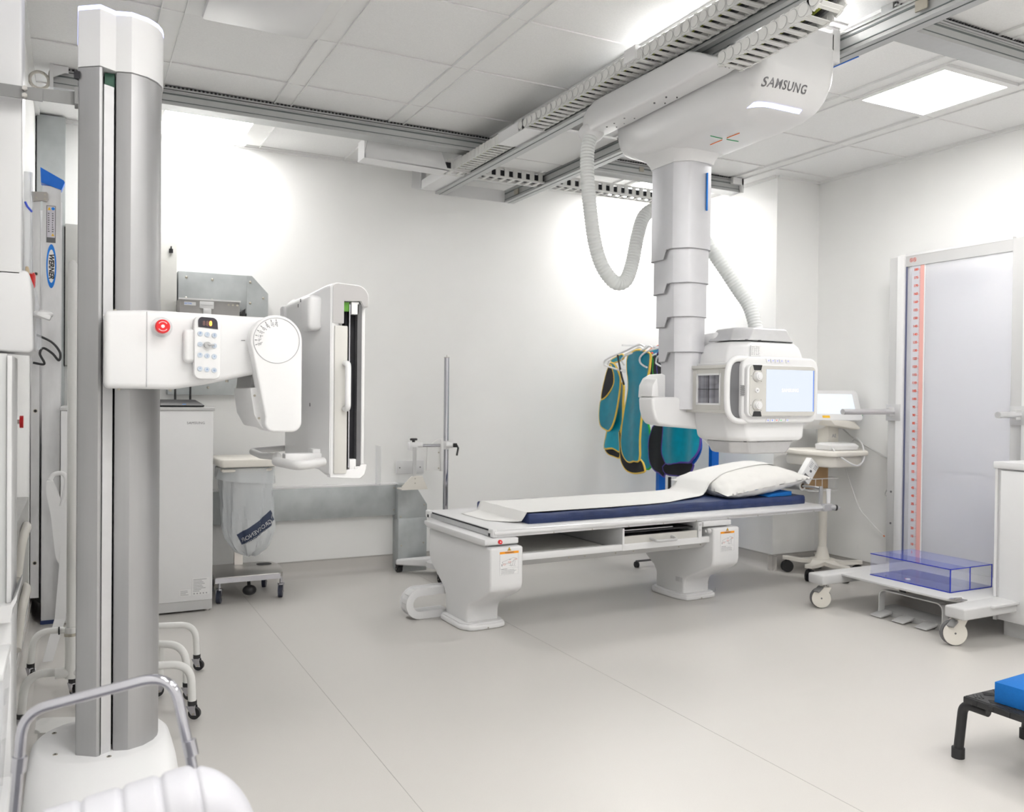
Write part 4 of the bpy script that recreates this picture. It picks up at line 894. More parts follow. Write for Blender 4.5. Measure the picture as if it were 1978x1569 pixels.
    for i, p in enumerate(cp):
        a_ = Vector(cp[max(0, i-1)]); c_ = Vector(cp[min(len(cp)-1, i+1)]); d_ = (c_-a_).normalized(); n_ = Vector((-d_.z, 0, d_.x)); p = Vector(p)
        for s_ in (0.019, -0.014):
            q = p+n_*s_
            if i % 1 == 0: rings.append(q)
    for i in range(0, len(rings)-3, 2):
        for k in (0, 1):
            A, B = rings[i+k], rings[i+k+2]
            if (i//2) % 2 == 0: b.loft([[A+Vector((0, -0.04, 0)), A+Vector((0, 0.04, 0))], [B+Vector((0, -0.04, 0)), B+Vector((0, 0.04, 0))]], closed_ring=False, smooth=False)
            else: b.loft([[A+Vector((0, -0.04, 0)), A+Vector((0, 0.04, 0))], [A.lerp(B, 0.93)+Vector((0, -0.04, 0)), A.lerp(B, 0.93)+Vector((0, 0.04, 0))]], closed_ring=False, smooth=False)
    b.build('cable_loop', WHITE2, t)
    # paper roll holder
    h = MB().m(ALUP).cyl((4.235, 3.83, 0.637), (4.235, 4.50, 0.637), 0.0085, n=16).box(4.222, 4.248, 3.832, 3.842, 0.53, 0.648).box(4.225, 4.245, 4.49, 4.50, 0.53, 0.645)
    hh = h.build('roll_holder', None, t)
    MB().m(WHITE2).cyl((4.262, 3.80, 0.545), (4.262, 3.80, 0.628), 0.0125, n=20).cyl((4.262, 3.80, 0.628), (4.262, 3.80, 0.634), 0.0145, n=20).build('clamp_lever', None, hh)
    MB().m(ALUP).box(4.19, 4.262, 3.765, 3.80, 0.498, 0.545, 0.006).cyl((4.225, 3.79, 0.524), (4.285, 3.77, 0.518), 0.018, n=20).m(BLACK).cyl((4.285, 3.77, 0.518), (4.297, 3.766, 0.517), 0.019, n=20).m(ALUP).cyl((4.297, 3.766, 0.517), (4.325, 3.757, 0.516), 0.016, 0.004, n=20).build('clamp', None, hh)
    return t
table()
t = tag(MB().m(PAPER).cyl((4.235, 3.985, 0.637), (4.235, 4.47, 0.637), 0.030, n=32).m(CARD).cyl((4.235, 3.983, 0.637), (4.235, 3.9846, 0.637), 0.017, n=24).m(DARK).cyl((4.235, 3.9815, 0.637), (4.235, 3.9832, 0.637), 0.014, n=24).build('paper_roll'), 'white paper roll on the bar at the head end of the x-ray table', 'paper roll')
# mattress
def mattress():
    x0, x1, y0, y1, z0, z1 = 2.115, 4.165, 3.895, 4.50, 0.5355, 0.588
    t = thing('table_mattress', 'thin navy blue vinyl mattress lying on the x-ray table', 'mattress', (3.1, 4.2, z0))
    b = MB().m(NAVY); rings = []
    n = 90
    def sect(x, k=1.0):
        w = math.sin(x*23)*0.003*math.sin(x*5.1) + 0.002*math.sin(x*61)*math.sin(x*3)
        a = 0.010
        yy0 = y0 + w; zz1 = z1 + 0.3*w
        pts = [(yy0+0.004, z0), (yy0, z0+0.006), (yy0-0.003+w, (z0+zz1)/2), (yy0+0.001, zz1-0.008), (yy0+0.010, zz1)]
        for i in range(1, 12): pts.append((y0+0.01+(y1-y0-0.02)*i/12, zz1+0.002*math.sin(i*1.3+x*4)))
        pts += [(y1-0.01, zz1), (y1, zz1-0.008), (y1, z0+0.006), (y1-0.004, z0)]
        cx, cz = (y0+y1)/2, (z0+z1)/2
        return [(x, cx+(y-cx)*k, z0+(z-z0)*(0.5+0.5*k) if k < 1 else z) for y, z in pts]
    rings.append(sect(x0, 0.97)); rings.append(sect(x0+0.005, 0.995))
    for i in range(n+1): rings.append(sect(x0+0.012+(x1-x0-0.024)*i/n))
    rings.append(sect(x1-0.005, 0.995)); rings.append(sect(x1, 0.97))
    b.loft(rings).build('cover', NAVY, t)
    MB().m(NAVY).tube([(x0+0.01+(x1-x0-0.02)*i/40, y0-0.003, z0+0.022+0.001*math.sin(i)) for i in range(41)], 0.0018, 6).build('seam', NAVY, t)
mattress()
# pillow and its wedge
def pillow():
    b = MB().m(PILLOW)
    C = Vector((3.865, 4.165, 0.672)); L, Wd, T = 0.345, 0.285, 0.085
    M = Matrix.Translation(C) @ Euler((R(5), R(-7.5), R(-4))).to_matrix().to_4x4()
    def pt(u, v, s):
        u = 2*u-1; v = 2*v-1
        px = L*u*(1-0.10*(1-abs(u))*0 - 0.10*(1-v*v)*abs(u)**3*0 ); py = Wd*v
        px *= 1-0.09*(1-abs(v)**2)*abs(u)**6; py *= 1-0.09*(1-abs(u)**2)*abs(v)**6
        f = max(0, (1-abs(u)**2.6))**0.62 * max(0, (1-abs(v)**2.6))**0.62
        wr = 0.006*math.sin(14*u+5*v)*math.sin(9*v) * (1-f) + 0.004*math.sin(31*u-11*v) * (1-f)
        z = s*(T*f + wr*(0.3+f)) + 0.01*(u*u+v*v)*0.5
        if s < 0: z *= 0.9
        return M @ Vector((px, py, z))
    for s in (1, -1): b.grid(lambda u, v: pt(u, v, s), 44, 40)
    bmesh.ops.remove_doubles(b.bm, verts=b.bm.verts, dist=0.0006)
    bmesh.ops.recalc_face_normals(b.bm, faces=b.bm.faces)
    return tag(b.build('pillow', PILLOW), 'plump white pillow at the head end of the navy mattress, partly under the paper', 'pillow'), M, pt
po, PM, ppt = pillow()
tag(MB().m(FOAM).poly([(3.86, 0.5895), (4.06, 0.5895), (4.06, 0.618), (3.90, 0.606)], 'y', 3.915, 4.40, 0.003).build('foam_wedge'), 'small bright blue foam wedge peeking out under the pillow', 'foam wedge')
# paper sheet: over the mattress foot, along it, up over the pillow to the roll
def paper():
    b = MB().m(PAPER)
    W_ = [(1.965, 4.12, 4.40, 0.5365), (2.00, 4.05, 4.42, 0.5375), (2.045, 3.985, 4.43, 0.5395), (2.085, 3.925, 4.435, 0.548), (2.100, 3.915, 4.44, 0.575), (2.110, 3.912, 4.44, 0.5945), (2.14, 3.912, 4.44, 0.5935), (2.30, 3.912, 4.44, 0.5925), (2.6, 3.915, 4.44, 0.5925), (2.9, 3.925, 4.445, 0.5925), (3.1, 3.955, 4.445, 0.593), (3.3, 4.03, 4.445, 0.594), (3.45, 4.085, 4.445, 0.597)]
    rows = [(x, ya, yb, z) for x, ya, yb, z in W_]
    prev = None
    def row(x, ya, yb, z, k):
        out = []
        for i in range(15):
            v = i/14; y = ya+(yb-ya)*v
            rip = 0.0012*math.sin(y*40+x*7)+(0.0015*math.sin(x*17+y*5))
            out.append((x, y, z+max(-0.0004, rip)+0.0012))
        return out
    rings = [row(*r, i) for i, r in enumerate(rows)]
    # finer along x
    fine = []
    for A, B in zip(rings, rings[1:]):
        k = 6 if B[0][0]-A[0][0] > 0.1 else 2
        for j in range(k): fine.append([tuple(Vector(a).lerp(Vector(c), j/k)) for a, c in zip(A, B)])
    fine.append(rings[-1])
    # over the pillow
    inv = PM.inverted()
    def top(x, y):
        q = inv @ Vector((x, y, 0.67)); u = (q.x/0.345+1)/2; v = (q.y/0.285+1)/2
        if 0.01 < u < 0.99 and 0.01 < v < 0.99: return max(0.60, ppt(u, v, 1).z+0.005)
        return 0.60
    for i in range(1, 24):
        x = 3.45+(4.14-3.45)*i/23; ya = 4.085+(4.13-4.085)*min(1, i/8); yb = 4.445
        fine.append([(x, ya+(yb-ya)*j/14, top(x, ya+(yb-ya)*j/14)) for j in range(15)])
    for (x, z) in [(4.17, 0.70), (4.205, 0.678), (4.235, 0.6685)]:
        fine.append([(x, 4.12+(4.445-4.12)*j/14, z) for j in range(15)])
    # smooth heights a little
    for _ in range(2):
        for i in range(len(fine)-28, len(fine)-1):
            fine[i] = [(p[0], p[1], max(p[2], (fine[i-1][j][2]+2*p[2]+fine[i+1][j][2])/4)) for j, p in enumerate(fine[i])]
    b.loft(fine, closed_ring=False)
    o = b.build('paper_sheet', PAPER)
    sd = o.modifiers.new('s', 'SOLIDIFY'); sd.thickness = 0.0008; sd.offset = 1
    tag(o, 'long white paper sheet pulled over the navy mattress, pillow and table end', 'paper sheet')
paper()
FRAME[0] = Matrix.Identity(4)

# ---------------------------------------------------------------- castors
def castor(parent, x, y, z_top, r, ang, tyre, fork, hub=None, w=0.02, hood=False, name='castor', lean=0.6):
    """swivel castor: wheel touching the floor, axis across ang"""
    d = Vector((math.cos(ang), math.sin(ang), 0)); s = Vector((-d.y, d.x, 0))
    c = Vector((x, y, 0)) + d*r*lean; c.z = r
    wheel = MB().m(tyre)
    for i, (off, rr) in enumerate([(-w/2, r*0.93), (0, r)]): pass
    wheel.cyl(c - s*w/2, c + s*w/2, r, n=28)
    if hub: wheel.m(hub).cyl(c - s*(w/2+0.0015), c + s*(w/2+0.0015), r*0.62, n=24)
    fk = MB().m(fork)
    for sg in (-1, 1):
        a0 = c + s*sg*(w/2+0.004); a1 = Vector((x, y, r*2+0.006)) + s*sg*(w/2+0.004)
        u = (a1-a0).normalized(); pth = [a0-u*r*0.2, a0, a1]
        q = d*0.012; n_ = s*0.0015
        fk.loft([[a0-u*r*0.25-q*0.8-n_, a0-u*r*0.25+q*0.8-n_, a0-u*r*0.25+q*0.8+n_, a0-u*r*0.25-q*0.8+n_], [a1-q*1.6-n_, a1+q*1.2-n_, a1+q*1.2+n_, a1-q*1.6+n_]], smooth=False)
    fk.cyl((x, y, r*2+0.003), (x, y, r*2+0.010), w*0.9, n=20).cyl((x, y, r*2+0.008), (x, y, z_top), 0.008, n=12)
    fk.m(ZINC).cyl(c - s*(w/2+0.008), c + s*(w/2+0.008), 0.004, n=10)
    root = fk.build(name, None, parent)
    wheel.build('wheel', None, root)
    if hood:
        hb = MB().m(hood)
        for sg in (-1, 1):
            o_ = s*sg*(w/2+0.004)
            pts = [c + d*(r*0.88*math.cos(a)) + Vector((0, 0, r*0.88*math.sin(a))) for a in [R(-150)+R(300)*i/18 for i in range(19)]]
            top_ = [Vector((x, y, r*2+0.004)) - d*r*0.45, Vector((x, y, r*2+0.004)) + d*r*0.35]
            P_ = [c + d*(r*0.93*math.cos(a)) + Vector((0, 0, r*0.93*math.sin(a))) for a in [R(40)-R(260)*i/20 for i in range(21)]] + [Vector((x, y, r*2+0.006)) - d*r*0.5, Vector((x, y, r*2+0.006)) + d*r*0.45]
            before = set(hb.bm.faces); hb.m(hood)
            A = [hb.bm.verts.new(p+o_) for p in P_]; B = [hb.bm.verts.new(p+o_+s*sg*0.006) for p in P_]
            n = len(A); fs = [hb.bm.faces.new(A), hb.bm.faces.new(B)] + [hb.bm.faces.new((A[i], A[(i+1) % n], B[(i+1) % n], B[i])) for i in range(n)]
            bmesh.ops.recalc_face_normals(hb.bm, faces=fs); hb._done(before)
            q = c + o_ + s*sg*0.0065
            hb.m(DGREY).cyl(q, q+s*sg*0.001, 0.006, n=4)
        hb.build('wheel_cover', None, root)
    return root

# ---------------------------------------------------------------- standing platform with measuring board
def stand():
    t = thing('standing_platform', 'wheeled grey standing platform with height ruler board at right wall', 'standing platform', (4.2, 3.2, 0))
    zt = 0.200
    dk = MB().m(GREYP).poly([(3.93, 2.84), (3.93, 3.52), (4.66, 3.52), (4.66, 2.62), (4.00, 2.62), (3.96, 2.76)], 'z', zt-0.012, zt, 0.002).build('deck', mat('pale_grey_deck', (0.70, 0.70, 0.69), 0.45, noise=0.015), t)
    # end beams with castors
    def beam(x0, x1, y0, y1): return MB().m(GREYP).box(x0, x1, y0, y1, zt-0.055, zt+0.002, 0.010, segs=3)
    b1 = beam(3.78, 4.64, 3.49, 3.60).build('end_beam', None, t)
    b2 = beam(3.80, 4.64, 2.635, 2.745).build('end_beam', None, t)
    castor(t, 3.86, 3.545, zt-0.05, 0.058, R(150), DGREY, STEEL, w=0.024, hood=mat('ivory_cover', (0.72, 0.69, 0.63), 0.4, noise=0.01), lean=0.45)
    castor(t, 3.88, 2.72, zt-0.05, 0.062, R(150), DGREY, STEEL, w=0.026, hood=MATS['ivory_cover'], lean=0.45)
    castor(t, 4.55, 3.55, zt-0.05, 0.058, R(20), DGREY, STEEL, w=0.024, hood=MATS['ivory_cover'], lean=0.1)
    castor(t, 4.55, 2.70, zt-0.05, 0.058, R(20), DGREY, STEEL, w=0.024, hood=MATS['ivory_cover'], lean=0.1)
    for (x, y, a_) in [(3.82, 3.545, R(215)), (3.84, 2.72, R(215))]:
        MB().m(MGREY).box(x-0.035, x+0.012, y-0.018, y+0.018, 0.105, 0.118, 0.003, rot=(0, R(-35), 0)).build('brake_pedal', None, t)
    # hinge on the deck
    MB().m(STEEL).box(3.93, 3.99, 2.755, 2.815, zt+0.001, zt+0.004).cyl((3.935, 2.785, zt+0.006), (3.985, 2.785, zt+0.006), 0.005, n=12).build('hinge', None, t)
    # posts, board, ruler
    X = 4.62
    for (ya, yb) in [(3.64, 3.755), (2.835, 2.955)]:
        p = MB().m(GREYP).box(X, X+0.045, ya, yb, zt-0.03, 2.105, 0.004).build('post', None, t)
        MB().m(WHITE).box(X-0.012, X+0.002, ya+0.0 if ya > 3.3 else ya, ya+0.05 if ya > 3.3 else ya+0.05, zt, 2.108, 0.002).build('post_cover', None, p)
    MB().m(WHITE).box(X, X+0.03, 2.955, 3.64, 2.10, 2.115).build('top_edge', None, t)
    MB().m(GREYP).box(X+0.002, X+0.022, 2.955, 3.64, 2.035, 2.10).build('top_band', None, t)
    bo = MB().m(clear('glossy_clear_board', (0.86, 0.865, 0.93), 0.38, 0.06)).box(X+0.010, X+0.022, 2.955, 3.64, zt+0.002, 2.035).build('board', None, t)
    MB().m(MATS.get('navy_edge') or mat('navy_edge', (0.10, 0.11, 0.2), 0.3, noise=0.02)).box(X+0.004, X+0.012, 3.632, 3.640, zt, 2.10).build('edge_strip', None, bo)
    # ruler 0..180 cm
    rl = MB().m(mat('ruler_pink', (0.78, 0.42, 0.38), 0.4, noise=0.01)).box(X+0.0065, X+0.0099, 3.512, 3.540, zt+0.002, 2.035)
    rl.m(mat('ruler_clear', (0.62, 0.63, 0.68), 0.3, noise=0.01)).box(X+0.007, X+0.0099, 3.540, 3.60, zt+0.002, 2.035)
    rl.m(REDINK)
    for c_ in range(1, 181):
        z = zt+0.01+c_*0.01; L_ = 0.012 if c_ % 5 == 0 else 0.007
        rl.box(X+0.0058, X+0.0066, 3.538, 3.540+L_, z-0.0009, z+0.0009)
    rl.m(LABEL).box(X+0.0062, X+0.0099, 3.505, 3.512, zt+0.002, 2.035)
    ro = rl.build('ruler', None, bo)
    for c_ in range(5, 181, 5):
        text_obj('ruler_number', str(c_), 0.021, face_M((X+0.0055, 3.569, zt+0.01+c_*0.01), *LEFTF), REDINK, ro, bold=0.0007, extrude=0.0004)
    for y in (3.60, 3.575):
        MB().m(REDINK).tube([(X+0.0, y+0.009*math.cos(a), 2.072+0.012*math.sin(a)) for a in [2*PI*i/20 for i in range(20)]], 0.0012, 5, closed=True).m(REDINK).tube([(X, y+0.006, 2.080), (X, y-0.006, 2.064)], 0.0012, 5).build('prohibition_mark', None, t)
    # grab bars
    for (y, xe) in [(3.705, 4.16), (2.895, 4.42)]:
        g = MB().m(ALUP).cyl((X-0.0, y, 1.128), (xe-0.0, y, 1.128), 0.0175, n=24)
        g.build('grab_bar', None, t)
        MB().m(ALUP).box(X-0.016, X+0.05, y-0.052, y+0.052, 1.072, 1.176, 0.002).m(GREYP).box(X-0.06, X-0.012, y-0.012, y+0.012, 1.10, 1.156, 0.003).build('bar_bracket', None, t)
    for z in (0.62, 0.42): MB().m(INK).cyl((X, 3.722, z), (X-0.0015, 3.722, z), 0.007, n=12).build('post_screw', None, t)
    return t
stand()
# acrylic step box on the platform
def acrylic():
    t = thing('acrylic_box', 'clear blue acrylic box lying on the deck of the standing platform', 'acrylic box', (4.3, 3.15, 0.20))
    x0, x1, y0, y1, z0, z1 = 4.06, 4.40, 2.90, 3.40, 0.2005, 0.325
    e = 0.006
    MB().box(x0, x1, y0, y1, z0, z0+e).build('bottom_panel', clear('deep_blue_acrylic', (0.06, 0.10, 0.62), 0.42), t)
    MB().box(x0, x1, y0, y1, z1-e, z1).build('top_panel', ACRY, t)
    MB().box(x0+e, x1-e, y0, y0+e, z0+e, z1-e).build('end_panel', CLEARP, t)
    MB().box(x0+e, x1-e, y0+0.0, y0+e, z0+e, z1-e) if False else None
    MB().box(x0+0.155, x0+0.161, y0+e, y1, z0+e, z1-e).build('divider', ACRY, t)
    MB().box(x0, x0+e, y0+e, y1, z0+e, z1-e).build('side_panel', clear('faint_acrylic', (0.45, 0.48, 0.72), 0.16), t)
    ed = MB().m(ACRYE)
    w = 0.0042
    for z in (z0+w/2, z1-w/2):
        for (a_, b_) in [((x0, y0), (x0, y1)), ((x0, y0), (x1, y0))]:
            ed.box(min(a_[0], b_[0])-w/2, max(a_[0], b_[0])+w/2, min(a_[1], b_[1])-w/2, max(a_[1], b_[1])+w/2, z-w/2, z+w/2)
    for (x, y) in [(x0, y0), (x1, y0), (x0+0.158, y0)]: ed.box(x-w/2, x+w/2, y-w/2, y+w/2, z0, z1)
    ed.build('edge_glow', mat('acrylic_edge_blue', (0.01, 0.02, 0.42), 0.15, noise=0.02), t).name = 'panel_edges'
    MB().m(INK).cyl((4.09, 3.0, 0.2065), (4.09, 3.0, 0.2095), 0.004, n=10).cyl((4.20, 2.93, 0.2065), (4.20, 2.93, 0.2095), 0.004, n=10).cyl((4.09, 3.32, 0.2065), (4.09, 3.32, 0.2095), 0.004, n=10).build('screw', None, t)
    MB().m(LABEL).cyl((4.12, 3.20, 0.207), (4.12, 3.20, 0.212), 0.013, n=20).m(RED).cyl((4.113, 3.21, 0.212), (4.113, 3.21, 0.2128), 0.005, n=12).build('sticker_cap', None, t)
acrylic()
# foot switch
def footswitch():
    t = thing('foot_switch', 'grey three pedal foot switch with hoop handle on the floor under the platform', 'foot switch', (4.05, 3.1, 0))
    M_ = MATS.get('fs') or mat('foot_switch_grey', (0.36, 0.36, 0.36), 0.45, noise=0.02)
    MB().m(M_).loft([[(4.03, 2.915, 0.0), (4.16, 2.915, 0.0), (4.16, 3.33, 0.0), (4.03, 3.33, 0.0)], [(4.035, 2.92, 0.03), (4.155, 2.92, 0.03), (4.155, 3.325, 0.03), (4.035, 3.325, 0.03)], [(4.07, 2.95, 0.05), (4.13, 2.95, 0.05), (4.13, 3.29, 0.05), (4.07, 3.29, 0.05)]], smooth=False).build('body', M_, t)
    for y in (2.985, 3.125, 3.265):
        MB().m(GREYP).poly([(3.945, 0.004), (3.945, 0.012), (4.06, 0.036), (4.06, 0.02)], 'y', y-0.036, y+0.036, 0.003).build('pedal', mat('pedal_grey', (0.46, 0.46, 0.46), 0.4, noise=0.02), t)
    pts = bend([(4.022, 2.90, 0.0), (4.022, 2.90, 0.146), (4.022, 3.29, 0.146), (4.022, 3.29, 0.0)], 0.04, 8)
    b = MB().m(GREYP); rings = []
    for i, p in enumerate(pts):
        a_ = pts[max(0, i-1)]; c_ = pts[min(len(pts)-1, i+1)]; d_ = (c_-a_).normalized(); n_ = Vector((0, -d_.z, d_.y))
        rings.append([p+n_*0.003+Vector((-0.022, 0, 0)), p+n_*0.003+Vector((0.022, 0, 0)), p-n_*0.003+Vector((0.022, 0, 0)), p-n_*0.003+Vector((-0.022, 0, 0))])
    b.loft(rings, smooth=False).build('hoop_handle', GREYP, t)
footswitch()
# white cabinet at the right edge
def cabinet():
    t = thing('base_cabinet', 'white laminate cabinet cut off by the right edge of the picture', 'cabinet', (4.4, 2.5, 0))
    x0, x1, y0, y1 = 4.205, 4.78, 1.55, 2.762
    MB().m(WHITE).box(x0+0.012, x1, y0, y1-0.012, 0.085, 0.855).build('carcass', None, t)
    MB().m(WHITE2).box(x0-0.01, x1, y0, y1+0.005, 0.858, 0.893, 0.003).build('worktop', None, t)
    MB().m(WHITE).box(x0, x1, y1-0.014, y1, 0.082, 0.857).build('end_panel', None, t)
    for k in range(2):
        d = MB().m(WHITE2).box(x0-0.006, x0+0.012, y1-0.03-0.56*(k+1), y1-0.034-0.56*k, 0.09, 0.850, 0.001).build('door', None, t)
        MB().tube(bend([(x0-0.006, y1-0.52-0.5*k, 0.72), (x0-0.03, y1-0.52-0.5*k, 0.72), (x0-0.03, y1-0.52-0.5*k, 0.60), (x0-0.006, y1-0.52-0.5*k, 0.60)], 0.01), 0.005).build('handle', STEEL, d)
    MB().m(GREYP).box(x0+0.06, x1, y0, y1-0.02, 0.0, 0.085).build('plinth', mat('plinth_grey', (0.32, 0.31, 0.30), 0.5, noise=0.03), t)
cabinet()
# black step stool with blue foam block
def stool():
    t = thing('step_stool', 'black metal step stool with ribbed rubber top at lower right corner', 'stool', (2.85, 1.6, 0))
    x0, x1, y0, y1, zt = 2.628, 3.05, 1.36, 1.825, 0.222
    MB().m(BLACK).box(x0, x1, y0, y1, zt-0.022, zt, 0.004).build('top_plate', None, t)
    mt = MB().m(mat('ribbed_rubber', (0.03, 0.03, 0.032), 0.5, noise=0.1))
    mt.box(x0+0.006, x1-0.006, y0+0.006, y1-0.006, zt, zt+0.002)
    for i in range(8):
        for j in range(8):
            cx, cy = x0+0.035+i*0.053, y0+0.035+j*0.057
            for k in range(3):
                o_ = (k-1)*0.011
                rz = R(45) if (i+j) % 2 else R(-45)
                dx, dy = (-math.sin(rz)*o_, math.cos(rz)*o_)
                mt.box(cx+dx-0.017, cx+dx+0.017, cy+dy-0.0025, cy+dy+0.0025, zt+0.002, zt+0.0045, rot=(0, 0, rz))
    mt.build('rubber_mat', None, t)
    sk = MB().m(BLACK)
    for i in range(8): sk.box(x0-0.0015, x0, y0+0.03+i*0.055, y0+0.045+i*0.055, zt-0.020, zt-0.004)
    sk.build('edge_ribs', None, t)
    for (x, y, sx) in [(x0+0.03, y1-0.02, -1), (x0+0.03, y0+0.03, -1), (x1-0.03, y1-0.02, 1), (x1-0.03, y0+0.03, 1)]:
        sy = 1 if y > 1.6 else -1
        l = MB().m(BLACK).tube(bend([(x, y-sy*0.05, zt-0.036), (x, y+sy*0.038, zt-0.036), (x+sx*0.004, y+sy*0.052, 0.02)], 0.035, 8), 0.0155, 14).build('leg', BLACK, t)
        MB().m(RUBBER).cyl((x+sx*0.004, y+sy*0.052, 0.0), (x+sx*0.004, y+sy*0.052, 0.034), 0.0205, n=20).build('rubber_foot', None, l)
stool()
tag(MB().m(FOAM).box(2.665, 2.93, 1.50, 1.745, 0.2265, 0.2925, 0.0015, rot=(0, 0, R(4))).build('foam_block'), 'solid blue foam block sitting on the black step stool', 'foam block')

# ---------------------------------------------------------------- back wall: trunking, boxes
def bolts(parent, pts, axis='y', r=0.008):
    for p in pts:
        MB().m(ZINC).sph(p, r, (1, 0.5, 1), 10).build('bolt', None, parent)
yb = YB
t = thing('cable_trunking', 'galvanised steel trunking high on the back wall bent around the grey isolator box', 'cable trunking', (0.8, yb, 1.2))
fy = 5.50
MB().poly([(0.555, 1.70), (0.965, 1.70), (0.965, 1.935), (0.555, 1.935)], 'y', fy, yb-0.001, 0.001).build('horizontal_duct', GALV, t)
MB().poly([(0.955, 1.745), (0.955, 1.700), (0.925, 1.665) if False else (0.955, 1.66), (1.085, 1.66), (1.085, 1.83), (0.985, 1.935), (0.955, 1.935)], 'y', fy-0.002, yb-0.001).build('corner_piece', GALV, t)
MB().box(0.965, 1.083, fy, yb-0.001, 1.36, 1.662, 0.001).build('vertical_duct', GALV, t)
MB().box(0.50, 1.083, fy, yb-0.001, 1.19, 1.37, 0.001).build('horizontal_duct', GALV, t)
bolts(t, [(0.60, fy-0.002, 1.90), (0.60, fy-0.002, 1.775), (0.75, fy-0.002, 1.895), (0.75, fy-0.002, 1.77), (0.975, fy-0.004, 1.895) , (1.055, fy-0.004, 1.80), (0.975, fy-0.004, 1.765), (0.73, fy-0.002, 1.235), (0.90, fy-0.002, 1.235), (0.97, fy-0.002, 1.23)])
t = thing('isolator_box', 'grey metal isolator box with white handle plate under the high trunking', 'electrical box', (0.74, 5.5, 1.4))
MB().box(0.545, 0.885, 5.33, fy-0.001, 1.38, 1.752, 0.003).build('case', mat('box_grey', (0.34, 0.33, 0.32), 0.45, 0.3, noise=0.02), t)
MB().box(0.54, 0.89, 5.325, 5.335, 1.748, 1.757).build('lid_edge', WHITE, t)
MB().m(LABEL).box(0.570, 0.635, 5.327, 5.3295, 1.715, 1.735).build('maker_plate', None, t)
text_obj('maker_lettering', 'EATON', 0.014, face_M((0.592, 5.3265, 1.725), *FRONT), BLUEP, t, sx=0.85)
MB().m(WHITE2).box(0.655, 0.735, 5.318, 5.33, 1.70, 1.742, 0.002).box(0.675, 0.72, 5.312, 5.33, 1.66, 1.70, 0.002).m(INKL).box(0.66, 0.73, 5.3175, 5.3185, 1.719, 1.721).build('switch_plate', None, t)
for x in (0.82, 0.845, 0.87): MB().m(ZINC).cyl((x, 5.33, 1.73), (x, 5.326, 1.73), 0.006, n=10).build('screw', None, t)
MB().m(BLACK).poly([(0.893, 1.68), (0.93, 1.72), (0.93, 1.68)], 'y', 5.40, 5.49).box(0.886, 0.94, 5.45, 5.49, 1.38, 1.70).build('dark_gap', None, t)  # black wedge and strip between the case and the vertical duct
t = thing('distribution_board', 'wide pale grey electrical distribution board on the back wall behind the mast', 'electrical box', (0.25, yb, 1.35))
MB().box(-0.048, 0.545, 5.48, yb-0.001, 1.35, 2.155, 0.003).build('case', mat('board_grey', (0.60, 0.60, 0.575), 0.5, noise=0.01), t)
MB().m(BLACK).box(0.500, 0.522, 5.470, 5.482, 2.035, 2.060, 0.002).box(0.509, 0.515, 5.468, 5.482, 2.055, 2.075).build('door_lock', None, t)
MB().box(-0.054, -0.048, 5.5, yb-0.001, 1.345, 2.14).build('side_shadow_gap', BLACK, t).name = 'dark_gap'  # black strip standing in for the shade along the board's left side
t = thing('cable_trunking', 'tall galvanised trunking riser in the left back corner behind the ladder', 'cable trunking', (-0.12, yb, 0))
MB().box(-0.192, -0.05, 5.50, yb-0.001, 0, HC-0.012, 0.001).build('duct', GALV, t)
t = thing('cable_trunking', 'low galvanised trunking along the back wall turning down to the floor', 'cable trunking', (1.6, yb, 0.3))
MB().box(0.40, 1.965, 5.53, yb-0.001, 0.385, 0.590, 0.001).build('horizontal_duct', GALV, t)
MB().box(0.40, 1.97, 5.528, yb-0.001, 0.590, 0.600).build('top_edge', WHITE, t)
MB().poly([(1.955, 0.360), (2.165, 0.360), (2.165, 0.452), (2.075, 0.590), (1.955, 0.595)], 'y', 5.49, yb-0.001).build('corner_piece', GALV, t)
MB().box(1.958, 2.163, 5.485, yb-0.001, 0.0, 0.362, 0.001).build('vertical_duct', GALV, t)
bolts(t, [(1.975, 5.489, 0.375), (2.145, 5.489, 0.45), (2.05, 5.489, 0.57), (1.98, 5.484, 0.18), (2.14, 5.484, 0.19), (1.94, 5.528, 0.42), (1.94, 5.528, 0.57)], r=0.006)
t = thing('wall_socket', 'white blank double wall plate above the low trunking behind the pole stand', 'wall plate', (2.06, yb, 0.7))
MB().box(1.975, 2.178, yb-0.012, yb, 0.655, 0.748, 0.003).build('plate', WHITE2, t)
for x in (2.0, 2.15): MB().m(INK).cyl((x, yb-0.0125, 0.70), (x, yb-0.014, 0.70), 0.0045, n=10).build('screw', None, t)
# ---------------------------------------------------------------- generator cabinet and router
t = thing('generator_cabinet', 'tall white x-ray generator cabinet against the back wall behind the mast', 'equipment cabinet', (0.31, 5.2, 0))
MB().box(-0.06, 0.683, 4.93, 5.47, 0.065, 1.105, 0.004).build('body', WHITE2, t)
MB().box(-0.062, 0.690, 4.918, 5.475, 1.105, 1.122, 0.003).build('top_cap', GREYP, t)
MB().box(-0.055, 0.682, 4.936, 5.46, 0.012, 0.064).build('plinth', GREYP, t)
for x in (-0.03, 0.66):
    MB().m(STEEL).cyl((x, 4.97, 0), (x, 4.97, 0.010), 0.018, n=16).cyl((x, 4.97, 0.01), (x, 4.97, 0.02), 0.010, n=12).build('levelling_foot', None, t)
text_obj('lettering', 'SAMSUNG', 0.019, face_M((0.592, 4.9285, 1.037), *FRONT), INKL, t, space=1.1)
lb = MB().m(LABEL).box(0.578, 0.668, 4.9285, 4.9295, 0.095, 0.190).box(0.512, 0.572, 4.9285, 4.9295, 0.094, 0.132).m(INKL)
for i in range(9): lb.box(0.583, 0.583+random.uniform(0.03, 0.08), 4.928, 4.9287, 0.115+i*0.008, 0.118+i*0.008)
